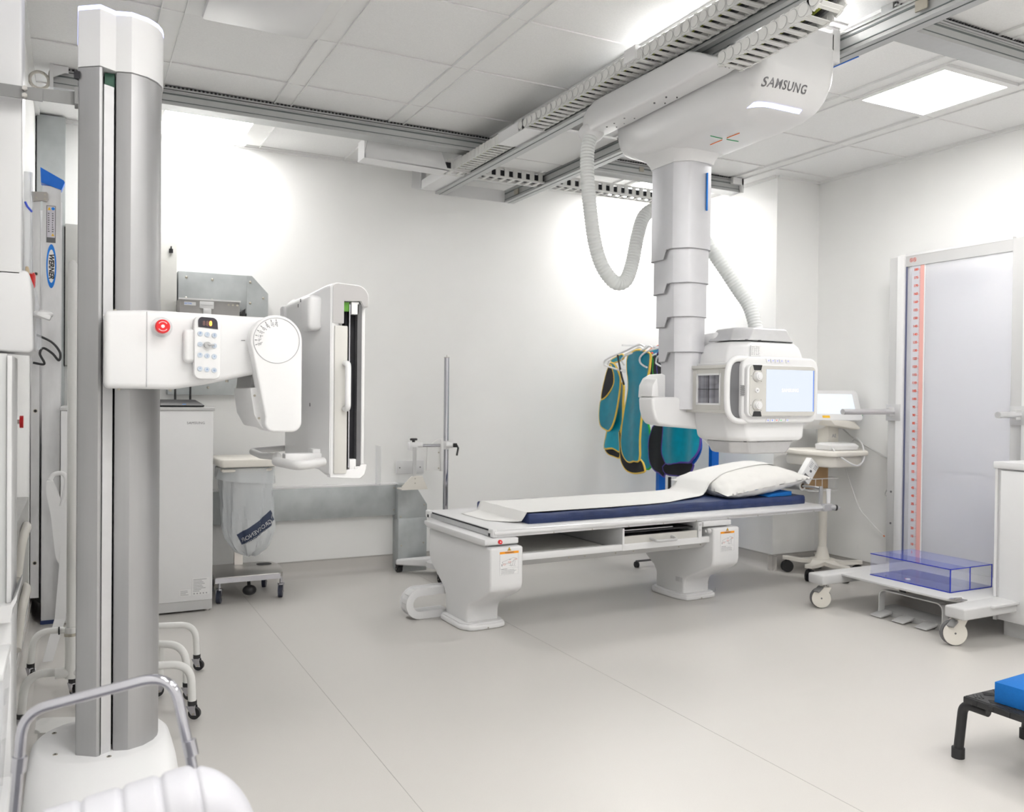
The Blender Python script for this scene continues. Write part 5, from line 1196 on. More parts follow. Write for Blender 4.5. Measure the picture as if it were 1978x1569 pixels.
for i in range(4): lb.box(0.518, 0.518+random.uniform(0.02, 0.05), 4.928, 4.9287, 0.100+i*0.007, 0.1025+i*0.007)
for i in range(5): lb.cyl((0.588+i*0.016, 4.9287, 0.104), (0.588+i*0.016, 4.928, 0.104), 0.004, n=10)
lb.build('rating_labels', None, t)
t = thing('wireless_router', 'flat black router with two upright aerials on top of the white cabinet', 'router', (0.50, 5.05, 1.124))
MB().loft([[(0.36, 4.96, 1.124), (0.635, 4.96, 1.124), (0.635, 5.16, 1.124), (0.36, 5.16, 1.124)], [(0.355, 4.955, 1.133), (0.64, 4.955, 1.133), (0.64, 5.165, 1.133), (0.355, 5.165, 1.133)], [(0.40, 5.0, 1.163), (0.595, 5.0, 1.163), (0.595, 5.14, 1.163), (0.40, 5.14, 1.163)]], smooth=False).build('case', BLACK, t)
for x in (0.505, 0.585): MB().m(BLACK).cyl((x, 5.13, 1.155), (x, 5.13, 1.33), 0.006, 0.005, n=12).build('aerial', None, t)
MB().m(BLUEP).box(0.525, 0.545, 4.962, 4.972, 1.136, 1.140).build('indicator', None, t)

# ---------------------------------------------------------------- waste sack stand
def waste():
    t = thing('waste_sack_stand', 'steel pedal stand on castors with cream lid beside the generator cabinet', 'waste stand', (0.92, 5.25, 0))
    lid = [(0.735, 5.06), (0.75, 5.035), (1.00, 5.03), (1.075, 5.07), (1.115, 5.14), (1.115, 5.36), (1.07, 5.43), (0.735, 5.43)]
    MB().m(CREAM).poly(lid, 'z', 0.778, 0.826, 0.010, 3).build('lid', mat('cream_lid', (0.84, 0.82, 0.75), 0.4, noise=0.01), t)
    MB().m(CREAM).tube(bend([(0.76, 5.08, 0.757), (1.04, 5.08, 0.757), (1.04, 5.38, 0.757), (0.76, 5.38, 0.757), (0.76, 5.08, 0.757)], 0.08), 0.009, 10).build('sack_ring', WHITE2, t)
    MB().m(STEEL).box(0.875, 0.925, 5.40, 5.425, 0.12, 0.78).build('post', None, t)
    tray = [(0.72, 5.06), (1.075, 5.06), (1.10, 5.09), (1.125, 5.22), (1.125, 5.36), (1.10, 5.43), (1.03, 5.455), (0.72, 5.455)]
    MB().poly(tray, 'z', 0.125, 0.152, 0.002).build('base_tray', STEEL, t)
    MB().m(CHROME).box(0.715, 1.080, 5.052, 5.060, 0.120, 0.150).build('front_lip', None, t)
    MB().m(DARK).poly(rrect(1.00, 1.09, 5.33, 5.40, 0.03), 'z', 0.1525, 0.1535).build('tray_slot', None, t)
    for (x, y) in [(1.095, 5.11), (0.745, 5.10), (1.06, 5.42), (0.745, 5.42)]:
        castor(t, x, y, 0.128, 0.036, R(250), mat('blue_black_tyre', (0.03, 0.035, 0.06), 0.5, noise=0.1), CHROME, w=0.022, lean=0.35)
    MB().m(BLACK).cyl((0.915, 5.15, 0.125), (0.915, 5.13, 0.07), 0.010, n=12).sph((0.915, 5.115, 0.055), 0.04, (1, 0.8, 0.75), 20).build('pedal', None, t)
    # the sack
    s = thing('waste_sack', 'translucent waste sack with dark printed band hanging from the cream lid', 'waste bag', (0.91, 5.23, 0.25))
    def prof(v):   # v 0 top .. 1 bottom -> z, centre x, radius x, radius y
        z = 0.765 - 0.525*v
        cx = 0.905 + 0.03*v
        r = 0.150*(1-0.05*v)*math.sqrt(max(0.0, 1-max(0, (v-0.62)/0.38)**2*0.97)) if v > 0.62 else 0.150-0.02*v*0.6
        return z, cx, r
    b = MB().m(BAGM); rings = []
    for i in range(34):
        v = i/33; z, cx, r = prof(v); ring = []
        for k in range(64):
            a = 2*PI*k/64
            w = (0.003+0.008*v)*math.sin(a*9+v*4) + (0.002+0.004*v)*math.sin(a*21+v*9) + (0.010*math.sin(a*5+30*v)*max(0, v-0.75)*4)*0.6
            e = 0.75
            ca, sa = math.cos(a), math.sin(a)
            ring.append((cx+(r+w)*math.copysign(abs(ca)**e, ca), 5.23+(r*0.92+w)*math.copysign(abs(sa)**e, sa), z+0.006*math.sin(a*7+v*11)*(v > 0.8)))
        rings.append(ring)
    b.loft(rings)
    tree = BVHTree.FromBMesh(b.bm)
    body = b.build('sack_body', BAGM, s)
    # folded-over cuff
    c = MB().m(BAGM); rings = []
    for i in range(10):
        v = i/9; rings.append([(0.905+(0.162+0.006*v+0.004*math.sin(a*11+v*3))*math.copysign(abs(math.cos(a))**0.75, math.cos(a)), 5.23+(0.165+0.004*v+0.004*math.sin(a*9))*math.copysign(abs(math.sin(a))**0.75, math.sin(a)), 0.770-0.085*v-0.018*v*math.cos(a)) for a in [2*PI*k/64 for k in range(64)]])
    c.loft(rings, caps=False).build('cuff', BAGM, s)
    # dark printed band, diagonal, lettering mirrored (seen from inside out)
    d = Vector((0, 1, 0)); bb = MB().m(mat('sack_print_navy', (0.03, 0.045, 0.09), 0.5, noise=0.05))
    P0 = Vector((0.865, 0, 0.335)); P1 = Vector((1.055, 0, 0.435)); dirv = (P1-P0).normalized(); up = Vector((-dirv.z, 0, dirv.x))
    def fn(u, v):
        q = P0 + (P1-P0)*u*1.02 + up*(0.075*v-0.02) + Vector((0, 4.9, 0)); q.z += 0.03*u*u
        h = tree.ray_cast(q, d)[0]
        return (h or Vector((q.x, 5.15, q.z))) - d*0.002
    bb.grid(fn, 26, 6).build('printed_band', None, s)
    M = face_M((0.955, 4.9, 0.398), (dirv.x, 0, dirv.z+0.1), up) @ Matrix.Diagonal((-1, 1, 1, 1))
    text_obj('band_lettering', 'GROSVENOR', 0.034, M, LABEL, s, project=(tree, d)).location.y -= 0.002
    M2 = face_M((0.955, 4.9, 0.366), (dirv.x, 0, dirv.z+0.1), up) @ Matrix.Diagonal((-1, 1, 1, 1))
    text_obj('band_lettering', 'CONTRACTS.COM', 0.016, M2, LABEL, s, project=(tree, d)).location.y -= 0.002
waste()

# ---------------------------------------------------------------- pole stand behind the table
def pole_stand():
    t = thing('positioning_stand', 'white wheeled patient positioning stand with chrome pole behind the table foot', 'pole stand', (2.235, 5.3, 0))
    px, py = 2.235, 5.33
    MB().m(CHROME).cyl((px, py, 0.10), (px, py, 1.455), 0.0175, n=24).m(STEEL).cyl((px, py, 1.455), (px, py, 1.462), 0.019, n=24).cyl((px, py, 1.462), (px, py, 1.475), 0.003, n=8).build('pole', None, t)
    hub = MB().m(WHITE2)
    hub.loft([[(px-0.03+0.11*math.cos(a), py-0.03+0.11*math.sin(a), 0.055) for a in [2*PI*k/32 for k in range(32)]], [(px-0.03+0.11*math.cos(a), py-0.03+0.11*math.sin(a), 0.09) for a in [2*PI*k/32 for k in range(32)]], [(px-0.01+0.05*math.cos(a), py-0.01+0.05*math.sin(a), 0.135) for a in [2*PI*k/32 for k in range(32)]]])
    hub.build('base_hub', WHITE2, t)
    for (cx, cy) in [(1.965, 5.48), (2.10, 5.06), (2.42, 5.05), (2.52, 5.45)]:
        d = Vector((cx-px, cy-py, 0)); u = d.normalized(); s = Vector((-u.y, u.x, 0))
        p0 = Vector((px-0.03, py-0.03, 0)); p1 = Vector((cx, cy, 0)) + u*0.02
        b = MB().m(WHITE2)
        b.loft([[p0-s*0.05+Vector((0, 0, 0.055)), p0+s*0.05+Vector((0, 0, 0.055)), p0+s*0.045+Vector((0, 0, 0.125)), p0-s*0.045+Vector((0, 0, 0.125))],
                [p1-s*0.028+Vector((0, 0, 0.055)), p1+s*0.028+Vector((0, 0, 0.055)), p1+s*0.024+Vector((0, 0, 0.088)), p1-s*0.024+Vector((0, 0, 0.088))]], smooth=False)
        o = b.build('base_arm', WHITE2, t); bv = o.modifiers.new('b', 'BEVEL'); bv.width = 0.008; bv.segments = 2
        castor(t, cx, cy, 0.06, 0.024, R(100), BLACK, BLACK, w=0.03, lean=0.2)
    # clamp, plate, horizontal bar, hanging plate
    MB().m(WHITE2).cyl((px-0.01, py-0.01, 0.84), (px-0.01, py-0.01, 0.895), 0.028, n=24).cyl((px-0.01, py-0.03, 0.868), (px+0.03, py-0.05, 0.868), 0.018, n=20).build('clamp', None, t)
    MB().m(BLACK).cyl((px+0.03, py-0.05, 0.868), (px+0.055, py-0.06, 0.868), 0.014, n=16).tube([(px+0.05, py-0.06, 0.872), (px+0.062, py-0.065, 0.85), (px+0.05, py-0.07, 0.80)], 0.0065, 8).build('lever', None, t)
    MB().m(MATTE).poly([(2.09, 0.855), (2.155, 0.905), (2.175, 0.91), (2.19, 0.90), (2.19, 0.70), (2.085, 0.70)], 'y', 5.30, 5.312).box(2.183, 2.20, 5.285, 5.325, 0.695, 0.91, 0.002).build('side_plate', CREAM, t)
    for z in (0.715, 0.82): MB().m(ZINC).cyl((2.17, 5.2995, z), (2.17, 5.297, z), 0.005, n=10).build('screw', None, t)
    MB().m(CHROME).cyl((1.975, 5.30, 0.868), (2.18, 5.30, 0.868), 0.010, n=16).build('cross_bar', None, t)
    MB().m(WHITE2).box(1.955, 2.015, 5.275, 5.315, 0.840, 0.892, 0.006).cyl((2.015, 5.295, 0.872), (2.05, 5.295, 0.872), 0.015, n=16).build('cross_clamp', None, t)
    MB().m(BLACK).cyl((1.99, 5.295, 0.892), (1.99, 5.295, 0.905), 0.010, n=12).box(1.965, 2.015, 5.285, 5.305, 0.903, 0.918, 0.006).build('wing_knob', None, t)
    MB().box(1.978, 2.002, 5.27, 5.276, 0.665, 0.86).build('hanger_bar', GREYP, t)
    MB().m(CREAM).poly([(1.90, 0.590), (1.90, 0.605), (1.965, 0.668), (2.00, 0.672), (2.04, 0.672), (2.075, 0.595), (2.075, 0.588)], 'y', 5.262, 5.270).box(1.90, 2.08, 5.262, 5.36, 0.582, 0.590).build('rest_plate', CREAM, t)
    for z in (0.655, 0.625): MB().m(ZINC).cyl((1.99, 5.2615, z), (1.99, 5.259, z), 0.004, n=10).build('screw', None, t)
    lab(MB().m(CLEARP).box(1.752, 1.757, 5.27, 5.36, 0.62, 0.87).build('clear_panel', CLEARP, t), 'clear plastic edge strip')
pole_stand()

# ---------------------------------------------------------------- rack of lead aprons
def apron_rack():
    t = thing('apron_rack', 'blue steel rack with two posts carrying the lead aprons by the back wall', 'apron rack', (3.95, 5.15, 0))
    posts = [(4.00, 5.31), (4.225, 4.945)]
    MB().m(BLUEM).box(3.975, 4.035, 5.28, 5.32, 0.04, 1.60).build('post', None, t)
    MB().m(BLUEM).box(4.19, 4.255, 4.93, 4.965, 0.04, 0.985).box(4.165, 4.20, 4.93, 4.965, 0.955, 0.985).build('post', None, t)
    MB().m(WHITE2).box(3.64, 4.25, 5.30, 5.312, 1.585, 1.597).build('top_rail', None, t)
    MB().m(DGREY).box(3.535, 3.98, 4.942, 4.956, 0.040, 0.052).m(BLUEM).box(3.98, 4.25, 4.935, 4.96, 0.04, 0.08).box(3.985, 4.02, 4.93, 5.32, 0.04, 0.08).build('foot_bar', None, t)
    for (x, y) in [(4.0, 5.30), (3.54, 4.95), (4.23, 4.95)]:
        MB().m(BLACK).cyl((x-0.01, y, 0.022), (x+0.01, y, 0.022), 0.022, n=20).cyl((x, y, 0.03), (x, y, 0.045), 0.008, n=8).build('castor', None, t)
    return t
apron_rack()
TEAL = mat('teal_vinyl', (0.0, 0.23, 0.34), 0.33, noise=0.10, nscale=18, bump=0.5, bscale=9)
TEALB = mat('bright_teal_vinyl', (0.0, 0.34, 0.49), 0.33, noise=0.10, nscale=18, bump=0.5, bscale=9)
ABLK = mat('apron_black_lining', (0.014, 0.014, 0.018), 0.75, noise=0.1, nscale=80)
TY = mat('yellow_binding', (0.82, 0.56, 0.08), 0.5, noise=0.03)
TG = mat('green_binding', (0.03, 0.60, 0.05), 0.5, noise=0.03)
TP = mat('purple_binding', (0.10, 0.06, 0.40), 0.5, noise=0.03)
TR = mat('red_binding', (0.70, 0.06, 0.03), 0.5, noise=0.03)
TB = mat('blue_binding', (0.0, 0.10, 0.55), 0.5, noise=0.03)
def smooth_outline(pts, k=5):
    P = [Vector((p[0], p[1], 0)) for p in pts]; n = len(P); out = []
    for i in range(n):
        a, b, c, d = P[i-1], P[i], P[(i+1) % n], P[(i+2) % n]
        for j in range(k):
            t = j/k; out.append(0.5*((2*b)+(c-a)*t+(2*a-5*b+4*c-d)*t*t+(3*b-a-3*c+d)*t**3))
    return [(p.x, p.y) for p in out]
def panel(parent, name, x, outline, m_, trim, thick=0.012, amp=0.010, k=5, ph=0.0):
    """hanging cloth panel: outline in (y, z) at x, gently folded, bound edge"""
    O = smooth_outline(outline, k) if k > 1 else outline
    def X(y, z): return x + amp*math.sin(y*27+ph) + amp*0.5*math.sin(z*9+y*14+ph)
    bm = bmesh.new(); vs = [bm.verts.new((0, y, z)) for y, z in O]
    f = bm.faces.new(vs); bmesh.ops.triangulate(bm, faces=[f])
    for _ in range(3):
        es = [e for e in bm.edges if e.calc_length() > 0.035]
        if es: bmesh.ops.subdivide_edges(bm, edges=es, cuts=1); bmesh.ops.triangulate(bm, faces=bm.faces)
    bmesh.ops.beautify_fill(bm, faces=bm.faces, edges=bm.edges)
    fr = [v.co.copy() for v in bm.verts]
    for v in bm.verts: v.co.x = X(v.co.y, v.co.z) - thick/2
    bmesh.ops.recalc_face_normals(bm, faces=bm.faces)
    r = bmesh.ops.extrude_face_region(bm, geom=list(bm.faces))
    bmesh.ops.translate(bm, verts=[g for g in r['geom'] if isinstance(g, bmesh.types.BMVert)], vec=(thick, 0, 0))
    bmesh.ops.recalc_face_normals(bm, faces=bm.faces)
    for f in bm.faces: f.smooth = True
    mb = MB(); mb.bm.free(); mb.bm = bm; mb.mats = [m_]
    o = mb.build(name, m_, parent)
    MB().m(trim).tube([(X(y, z), y, z) for y, z in O], thick*0.62, 6, closed=True).build('binding', trim, o)
    return o
def hanger(parent, x, y, z, w=0.20):
    b = MB().m(WHITE2)
    P = [(x, y+w*0.9, z-0.02), (x, y+0.05, z+0.055), (x, y, z+0.06), (x, y-0.05, z+0.045), (x, y-w*0.80, z-0.045), (x, y-w, z-0.08), (x, y-w*0.85, z-0.115), (x, y, z-0.11), (x, y+w*0.8, z-0.10), (x, y+w, z-0.06)]
    b.tube(catmull(P+[P[0]], 5), 0.0065, 8)
    b.tube([(x, y, z+0.06), (x, y, z+0.10), (x, y+0.02, z+0.115), (x, y+0.04, z+0.10)], 0.004, 6)
    return b.build('hanger', WHITE2, parent)
G = 'lead aprons on the blue rack'
AP = {
'Af': (3.585, [(5.394, 1.453), (5.320, 1.384), (5.319, 1.325), (5.357, 1.274), (5.436, 1.214), (5.490, 1.176), (5.503, 1.131), (5.508, 1.055), (5.493, 0.987), (5.444, 0.959), (5.384, 0.954), (5.313, 1.030), (5.264, 1.178), (5.241, 1.325), (5.268, 1.398), (5.321, 1.451)]),
'Ab': (3.575, [(5.392, 1.423), (5.418, 1.379), (5.450, 1.297), (5.473, 1.222), (5.468, 1.184), (5.394, 1.222), (5.316, 1.296), (5.311, 1.362), (5.332, 1.407), (5.366, 1.444)]),
'Ac': (3.600, [(5.391, 1.483), (5.293, 1.509), (5.235, 1.518), (5.228, 1.485), (5.357, 1.460)]),
'Bf': (3.630, [(5.287, 1.307), (5.248, 1.281), (5.252, 1.179), (5.262, 1.032), (5.299, 0.957), (5.315, 0.801), (5.401, 0.818), (5.493, 0.812), (5.470, 0.890), (5.438, 0.981), (5.394, 1.080), (5.356, 1.163), (5.324, 1.237)]),
'Bb': (3.645, [(5.516, 0.803), (5.477, 0.768), (5.409, 0.753), (5.336, 0.747), (5.331, 0.807), (5.424, 0.809)]),
'Cf': (3.600, [(5.175, 1.501), (5.091, 1.534), (5.019, 1.541), (4.947, 1.524), (4.912, 1.505), (4.911, 1.460), (4.927, 1.370), (4.955, 1.307), (4.976, 1.181), (4.991, 1.040), (5.006, 0.898), (5.012, 0.756), (5.075, 0.745), (5.137, 0.732), (5.181, 0.744), (5.220, 0.793), (5.238, 0.872), (5.230, 0.989), (5.208, 1.121), (5.175, 1.252), (5.171, 1.324), (5.182, 1.397)]),
'Cb': (3.620, [(5.295, 0.957), (5.295, 0.846), (5.280, 0.751), (5.234, 0.696), (5.176, 0.661), (5.101, 0.652), (4.993, 0.669), (4.969, 0.688), (5.019, 0.755), (5.203, 0.749)]),
'Df': (4.000, [(5.512, 1.023), (5.447, 0.994), (5.431, 0.871), (5.449, 0.793), (5.427, 0.659), (5.504, 0.641), (5.557, 0.641), (5.552, 0.708), (5.535, 0.866)]),
'Dr': (4.020, [(5.491, 1.530), (5.433, 1.539), (5.428, 1.381), (5.475, 1.374)]),
'Dr2': (4.030, [(5.589, 1.131), (5.556, 1.116), (5.540, 1.022), (5.580, 1.013)]),
'Dg': (4.010, [(5.433, 1.535), (5.382, 1.537), (5.362, 1.486), (5.360, 1.387), (5.417, 1.388), (5.419, 1.488)]),
'Dt': (4.030, [(5.512, 1.570), (5.378, 1.606), (5.347, 1.593), (5.447, 1.536), (5.499, 1.538)]),
'Et': (3.975, [(5.316, 1.541), (5.248, 1.545), (5.247, 1.482), (5.257, 1.384), (5.307, 1.385)]),
'Eu': (3.980, [(5.379, 1.538), (5.268, 1.584), (5.171, 1.591), (5.195, 1.570), (5.317, 1.537)]),
'Ef': (3.970, [(5.342, 0.990), (5.385, 0.935), (5.410, 0.873), (5.414, 0.796), (5.400, 0.704), (5.348, 0.651), (5.260, 0.632), (5.193, 0.630), (5.206, 0.995)]),
'Ff': (3.940, [(5.200, 1.457), (5.189, 1.509), (5.118, 1.535), (5.025, 1.553), (4.973, 1.551), (4.970, 1.378), (4.948, 1.112), (4.779, 0.975), (4.761, 0.871), (4.787, 0.806), (4.829, 0.768), (4.873, 0.740), (4.997, 0.731), (5.137, 0.709), (5.180, 0.743), (5.202, 0.809), (5.196, 0.958), (5.202, 1.256), (5.209, 1.383)]),
'Fs': (3.960, [(4.898, 0.734), (4.832, 0.767), (4.800, 0.812), (4.791, 0.904), (4.803, 0.974), (4.779, 0.919), (4.773, 0.842), (4.810, 0.776), (4.870, 0.725)]),
'Fb': (3.955, [(5.175, 0.706), (5.173, 0.632), (5.037, 0.630), (4.923, 0.639), (4.879, 0.671), (4.871, 0.736)]),
'H1': (3.570, [(4.919, 1.557), (4.960, 1.574), (5.008, 1.575), (5.173, 1.536), (5.366, 1.496), (5.426, 1.476), (5.432, 1.450), (5.391, 1.434), (5.157, 1.388)]),
'H2': (3.640, [(5.039, 1.551), (5.087, 1.564), (5.274, 1.517), (5.457, 1.483), (5.484, 1.465), (5.470, 1.445), (5.258, 1.403)]),
'H3': (3.600, [(4.867, 1.552), (4.913, 1.565), (4.971, 1.543), (5.178, 1.512), (5.228, 1.496), (5.247, 1.475), (5.214, 1.441)]),
'H4': (3.590, [(4.697, 1.557), (4.714, 1.563), (4.752, 1.550), (4.910, 1.529), (4.980, 1.504), (5.006, 1.477), (4.997, 1.449), (4.955, 1.426), (4.920, 1.415)]),
'H5': (3.980, [(5.123, 1.581), (5.367, 1.531), (5.443, 1.504), (5.455, 1.473), (5.441, 1.442)]),
'H6': (3.920, [(5.029, 1.571), (5.164, 1.533), (5.236, 1.510), (5.254, 1.480), (5.229, 1.450), (4.956, 1.367)]),
'H7': (3.910, [(5.012, 1.548), (5.114, 1.520), (5.174, 1.500), (5.179, 1.470), (5.149, 1.447), (4.943, 1.381)]),
'S': (3.565, [(5.254, 1.514), (5.233, 1.448), (5.200, 1.360), (5.167, 1.295)]),
}
def apron(label, parts, hangers=(), strap=None):
    pts = [p for q in parts for p in AP[q[1]][1]]
    t = thing('lead_apron', label, 'lead apron', (AP[parts[0][1]][0], sum(p[0] for p in pts)/len(pts), max(p[1] for p in pts)), G)
    for (nm, key, m_, tr, th, amp, ph) in parts: panel(t, nm, AP[key][0], AP[key][1], m_, tr, th, amp, ph=ph, k=3)
    for h_ in hangers:
        x, ol = AP[h_]
        MB().m(WHITE2).tube(catmull([(x-0.004, y, z) for y, z in ol], 5), 0.0068, 8).build('hanger', WHITE2, t)
    if strap:
        x, ol = AP[strap]; MB().m(BLACK).tube(catmull([(x, y, z) for y, z in ol], 4), 0.007, 6).build('strap', BLACK, t)
    return t
apron('short teal lead vest with yellow binding and black lining, leftmost on the blue rack', [('front_panel', 'Af', TEAL, TY, 0.012, 0.005, 0), ('back_panel', 'Ab', ABLK, TY, 0.010, 0.002, 1), ('collar', 'Ac', TEALB, TY, 0.010, 0.002, 1)], ['H1'], 'S')
apron('narrow glossy teal lead skirt with yellow hem, second from left on the blue rack', [('front_panel', 'Bf', TEALB, TY, 0.016, 0.010, 2), ('back_panel', 'Bb', ABLK, TY, 0.010, 0.004, 1)], ['H2'])
apron('long dark teal lead apron with yellow binding, widest on the left of the rack', [('front_panel', 'Cf', TEAL, TY, 0.014, 0.008, 0.5), ('back_panel', 'Cb', ABLK, TY, 0.012, 0.005, 2)], ['H3', 'H4'])
apron('teal lead apron with green and red bindings squeezed in the middle of the rack', [('front_panel', 'Df', TEALB, TG, 0.014, 0.008, 1), ('shoulder_panel', 'Dg', ABLK, TG, 0.012, 0.002, 0), ('side_panel', 'Dr', ABLK, TR, 0.012, 0.002, 0), ('shoulder_top', 'Dt', TEALB, ORI, 0.012, 0.002, 0), ('shoulder_strap', 'Dr2', ORI, ORI, 0.010, 0.002, 0)], ['H5'])
apron('black lead apron with purple binding near the right of the rack', [('front_panel', 'Ef', ABLK, TP, 0.012, 0.006, 1), ('shoulder_panel', 'Et', ABLK, TP, 0.012, 0.002, 0), ('shoulder_top', 'Eu', TEALB, TP, 0.010, 0.002, 0)], ['H7'])
apron('bright teal lead apron with purple and blue binding, rightmost on the blue rack', [('front_panel', 'Ff', TEALB, TP, 0.014, 0.010, 0.3), ('back_panel', 'Fb', ABLK, TP, 0.012, 0.005, 1), ('side_fold', 'Fs', TB, TB, 0.012, 0.003, 1)], ['H6'])
tag(MB().m(BLACK).tube([(3.83, 4.97, 0.02), (3.83, 4.965, 0.3), (3.828, 4.96, 0.63)], 0.012, 8).build('black_tube', RUBBER), 'black vertical rubber hose below the aprons on the rack', 'hose')

# ---------------------------------------------------------------- monitor trolley
def trolley():
    t = thing('monitor_trolley', 'cream wheeled trolley with tray in the alcove at the head of the table', 'trolley', (4.57, 4.22, 0))
    px, py = 4.585, 4.24
    MB().m(CREAM).cyl((px, py, 0.10), (px, py, 0.78), 0.027, 0.030, n=28).cyl((px, py, 0.09), (px, py, 0.19), 0.055, 0.030, n=28).build('column', None, t)
    ST = [(4.32, 4.10, R(200)), (4.42, 4.40, R(160)), (4.72, 4.40, R(20)), (4.735, 4.07, R(-30)), (4.50, 3.97, R(250))]
    b = MB().m(CREAM).cyl((px, py, 0.082), (px, py, 0.108), 0.085, n=32)
    for (x, y, a) in ST:
        c = Vector((px, py, 0.096)); p = Vector((x, y, 0.100)); u = (p-c).normalized(); s = Vector((-u.y, u.x, 0))
        mid = c + (p-c)*0.6 + Vector((0, 0, -0.010))
        def q(P_, w_, h_): return [P_-s*w_-Vector((0, 0, h_)), P_+s*w_-Vector((0, 0, h_)), P_+s*w_+Vector((0, 0, h_)), P_-s*w_+Vector((0, 0, h_))]
        b.loft([q(c, 0.06, 0.014), q(mid, 0.030, 0.012), q(p, 0.032, 0.010), q(p+u*0.03, 0.020, 0.009)], smooth=False)
    b.build('star_base', CREAM, t)
    for (x, y, a) in ST:
        c = MB().m(BLACK).cyl((x-0.018*math.sin(a), y+0.018*math.cos(a), 0.04), (x-0.006*math.sin(a), y+0.006*math.cos(a), 0.04), 0.040, n=28).cyl((x+0.006*math.sin(a), y-0.006*math.cos(a), 0.04), (x+0.018*math.sin(a), y-0.018*math.cos(a), 0.04), 0.040, n=28).cyl((x-0.006*math.sin(a), y+0.006*math.cos(a), 0.055), (x+0.006*math.sin(a), y-0.006*math.cos(a), 0.055), 0.03, n=20).cyl((x, y, 0.06), (x, y, 0.095), 0.012, n=10)
        c.build('twin_castor', None, t)
    tr = MB().m(CREAM)
    O = [(4.28, 3.93), (4.32, 3.88), (4.62, 3.90), (4.74, 4.02), (4.76, 4.12), (4.76, 4.36), (4.30, 4.38), (4.27, 4.15)]
    tr.poly(O, 'z', 0.835, 0.868, 0.010, 3)
    I = [(4.52+(x-4.52)*0.85, 4.15+(y-4.15)*0.85) for x, y in O]
    tr.poly(I, 'z', 0.76, 0.837, 0.02, 2)
    tr.build('tray', CREAM, t)
    MB().m(CREAM).box(4.54, 4.64, 4.16, 4.26, 0.866, 1.03, 0.01).poly([(4.44, 1.065), (4.48, 1.03), (4.70, 1.0), (4.72, 1.01), (4.66, 1.06)], 'y', 4.05, 4.30, 0.006).build('neck', CREAM, t)
    text_obj('lettering', 'AE', 0.035, face_M((4.592, 4.1585, 0.955), *FRONT), INKL, t)
    # small basket holding the boxes
    bk = MB().m(WHITE2)
    for z in (0.60, 0.68): bk.tube(bend([(4.54, 4.20, z), (4.29, 4.20, z), (4.29, 4.06, z), (4.53, 4.06, z), (4.56, 4.20, z)], 0.02), 0.003, 6)
    for x in (4.32, 4.38, 4.44, 4.50): bk.tube([(x, 4.20, 0.68), (x, 4.20, 0.60), (x, 4.06, 0.60), (x, 4.06, 0.68)], 0.002, 5)
    bk.build('wire_basket', WHITE2, t)
    # monitor
    m = thing('vital_signs_monitor', 'white tilted touch monitor on top of the cream trolley', 'monitor', (4.58, 4.15, 1.04))
    FRAME[0] = Matrix.Translation((4.56, 4.13, 1.15)) @ Euler((R(-28), 0, R(-24))).to_matrix().to_4x4()
    MB().box(-0.19, 0.17, 0.0, 0.16, -0.095, 0.12, 0.022, segs=3).build('case', WHITE2, m)
    MB().poly(rrect(-0.195, 0.175, -0.10, 0.125, 0.025), 'y', -0.008, 0.012, 0.003).build('front_bezel', WHITE2, m)
    MB().box(-0.165, 0.135, -0.0095, -0.007, -0.055, 0.095).build('screen', mat('pale_screen', (0.4, 0.45, 0.5), 0.1, emit=0.28, ecol=(0.8, 0.86, 1.0)), m)
    MB().m(YEL).box(-0.10, -0.05, -0.0098, -0.0075, -0.085, -0.068).build('warning_sticker', mat('pale_yellow_sticker', (0.85, 0.68, 0.20), 0.5, noise=0.02), m)
    MB().m(BLUEP).box(0.1715, 0.1745, 0.06, 0.085, -0.045, -0.015).build('blue_sticker', BLUEP, m)
    MB().m(GREENI).sph((0.178, 0.0, -0.06), 0.005).build('green_lamp', mat('green_led', (0.3, 0.8, 0.2), 0.4, emit=1.2, ecol=(0.3, 1, 0.2)), m)
    FRAME[0] = Matrix.Identity(4)
    c = tag(MB().m(WHITE2).loft([[(4.38, 3.99, 0.871), (4.62, 3.99, 0.871), (4.64, 4.12, 0.871), (4.38, 4.12, 0.871)], [(4.37, 3.985, 0.90), (4.63, 3.985, 0.895), (4.65, 4.125, 0.905), (4.38, 4.125, 0.905)], [(4.41, 4.0, 0.915), (4.61, 4.0, 0.912), (4.63, 4.11, 0.918), (4.41, 4.11, 0.918)]], smooth=False).build('accessory_box', WHITE2), 'flat white plastic box lying on the trolley tray under the monitor', 'box')
    tag(MB().m(WHITE2).tube(catmull([(4.40, 4.0, 0.89), (4.36, 3.92, 0.85), (4.40, 3.86, 0.80), (4.48, 3.86, 0.78), (4.58, 3.90, 0.82), (4.68, 4.0, 0.90), (4.74, 4.10, 0.94), (4.76, 4.15, 0.92)], 8), 0.0055, 8).build('monitor_lead', WHITE2), 'thick white cable looping in front of the trolley tray', 'cable')
    tag(MB().m(GREYP).tube(catmull([(4.72, 4.20, 1.0), (4.765, 4.13, 0.93), (4.77, 4.0, 0.87), (4.772, 3.88, 0.82), (4.772, 3.76, 0.79), (4.775, 3.5, 0.77), (4.775, 3.3, 0.775), (4.775, 3.1, 0.755), (4.775, 2.9, 0.76)], 8), 0.0045, 6).build('power_lead', mat('olive_grey_cable', (0.28, 0.28, 0.23), 0.5, noise=0.02)), 'grey mains cable sagging along the right wall behind the ruler board', 'cable')
    tag(MB().m(WHITE2).tube(catmull([(4.70, 4.17, 0.83), (4.69, 4.14, 0.72), (4.65, 4.05, 0.60), (4.66, 4.00, 0.48), (4.70, 3.95, 0.40), (4.74, 3.90, 0.33), (4.75, 3.88, 0.31)], 8), 0.003, 6).m(ORI).cyl((4.75, 3.88, 0.31), (4.755, 3.875, 0.302), 0.004, n=8).build('sensor_lead', WHITE2), 'thin white sensor lead dangling from the trolley to the wall', 'cable')
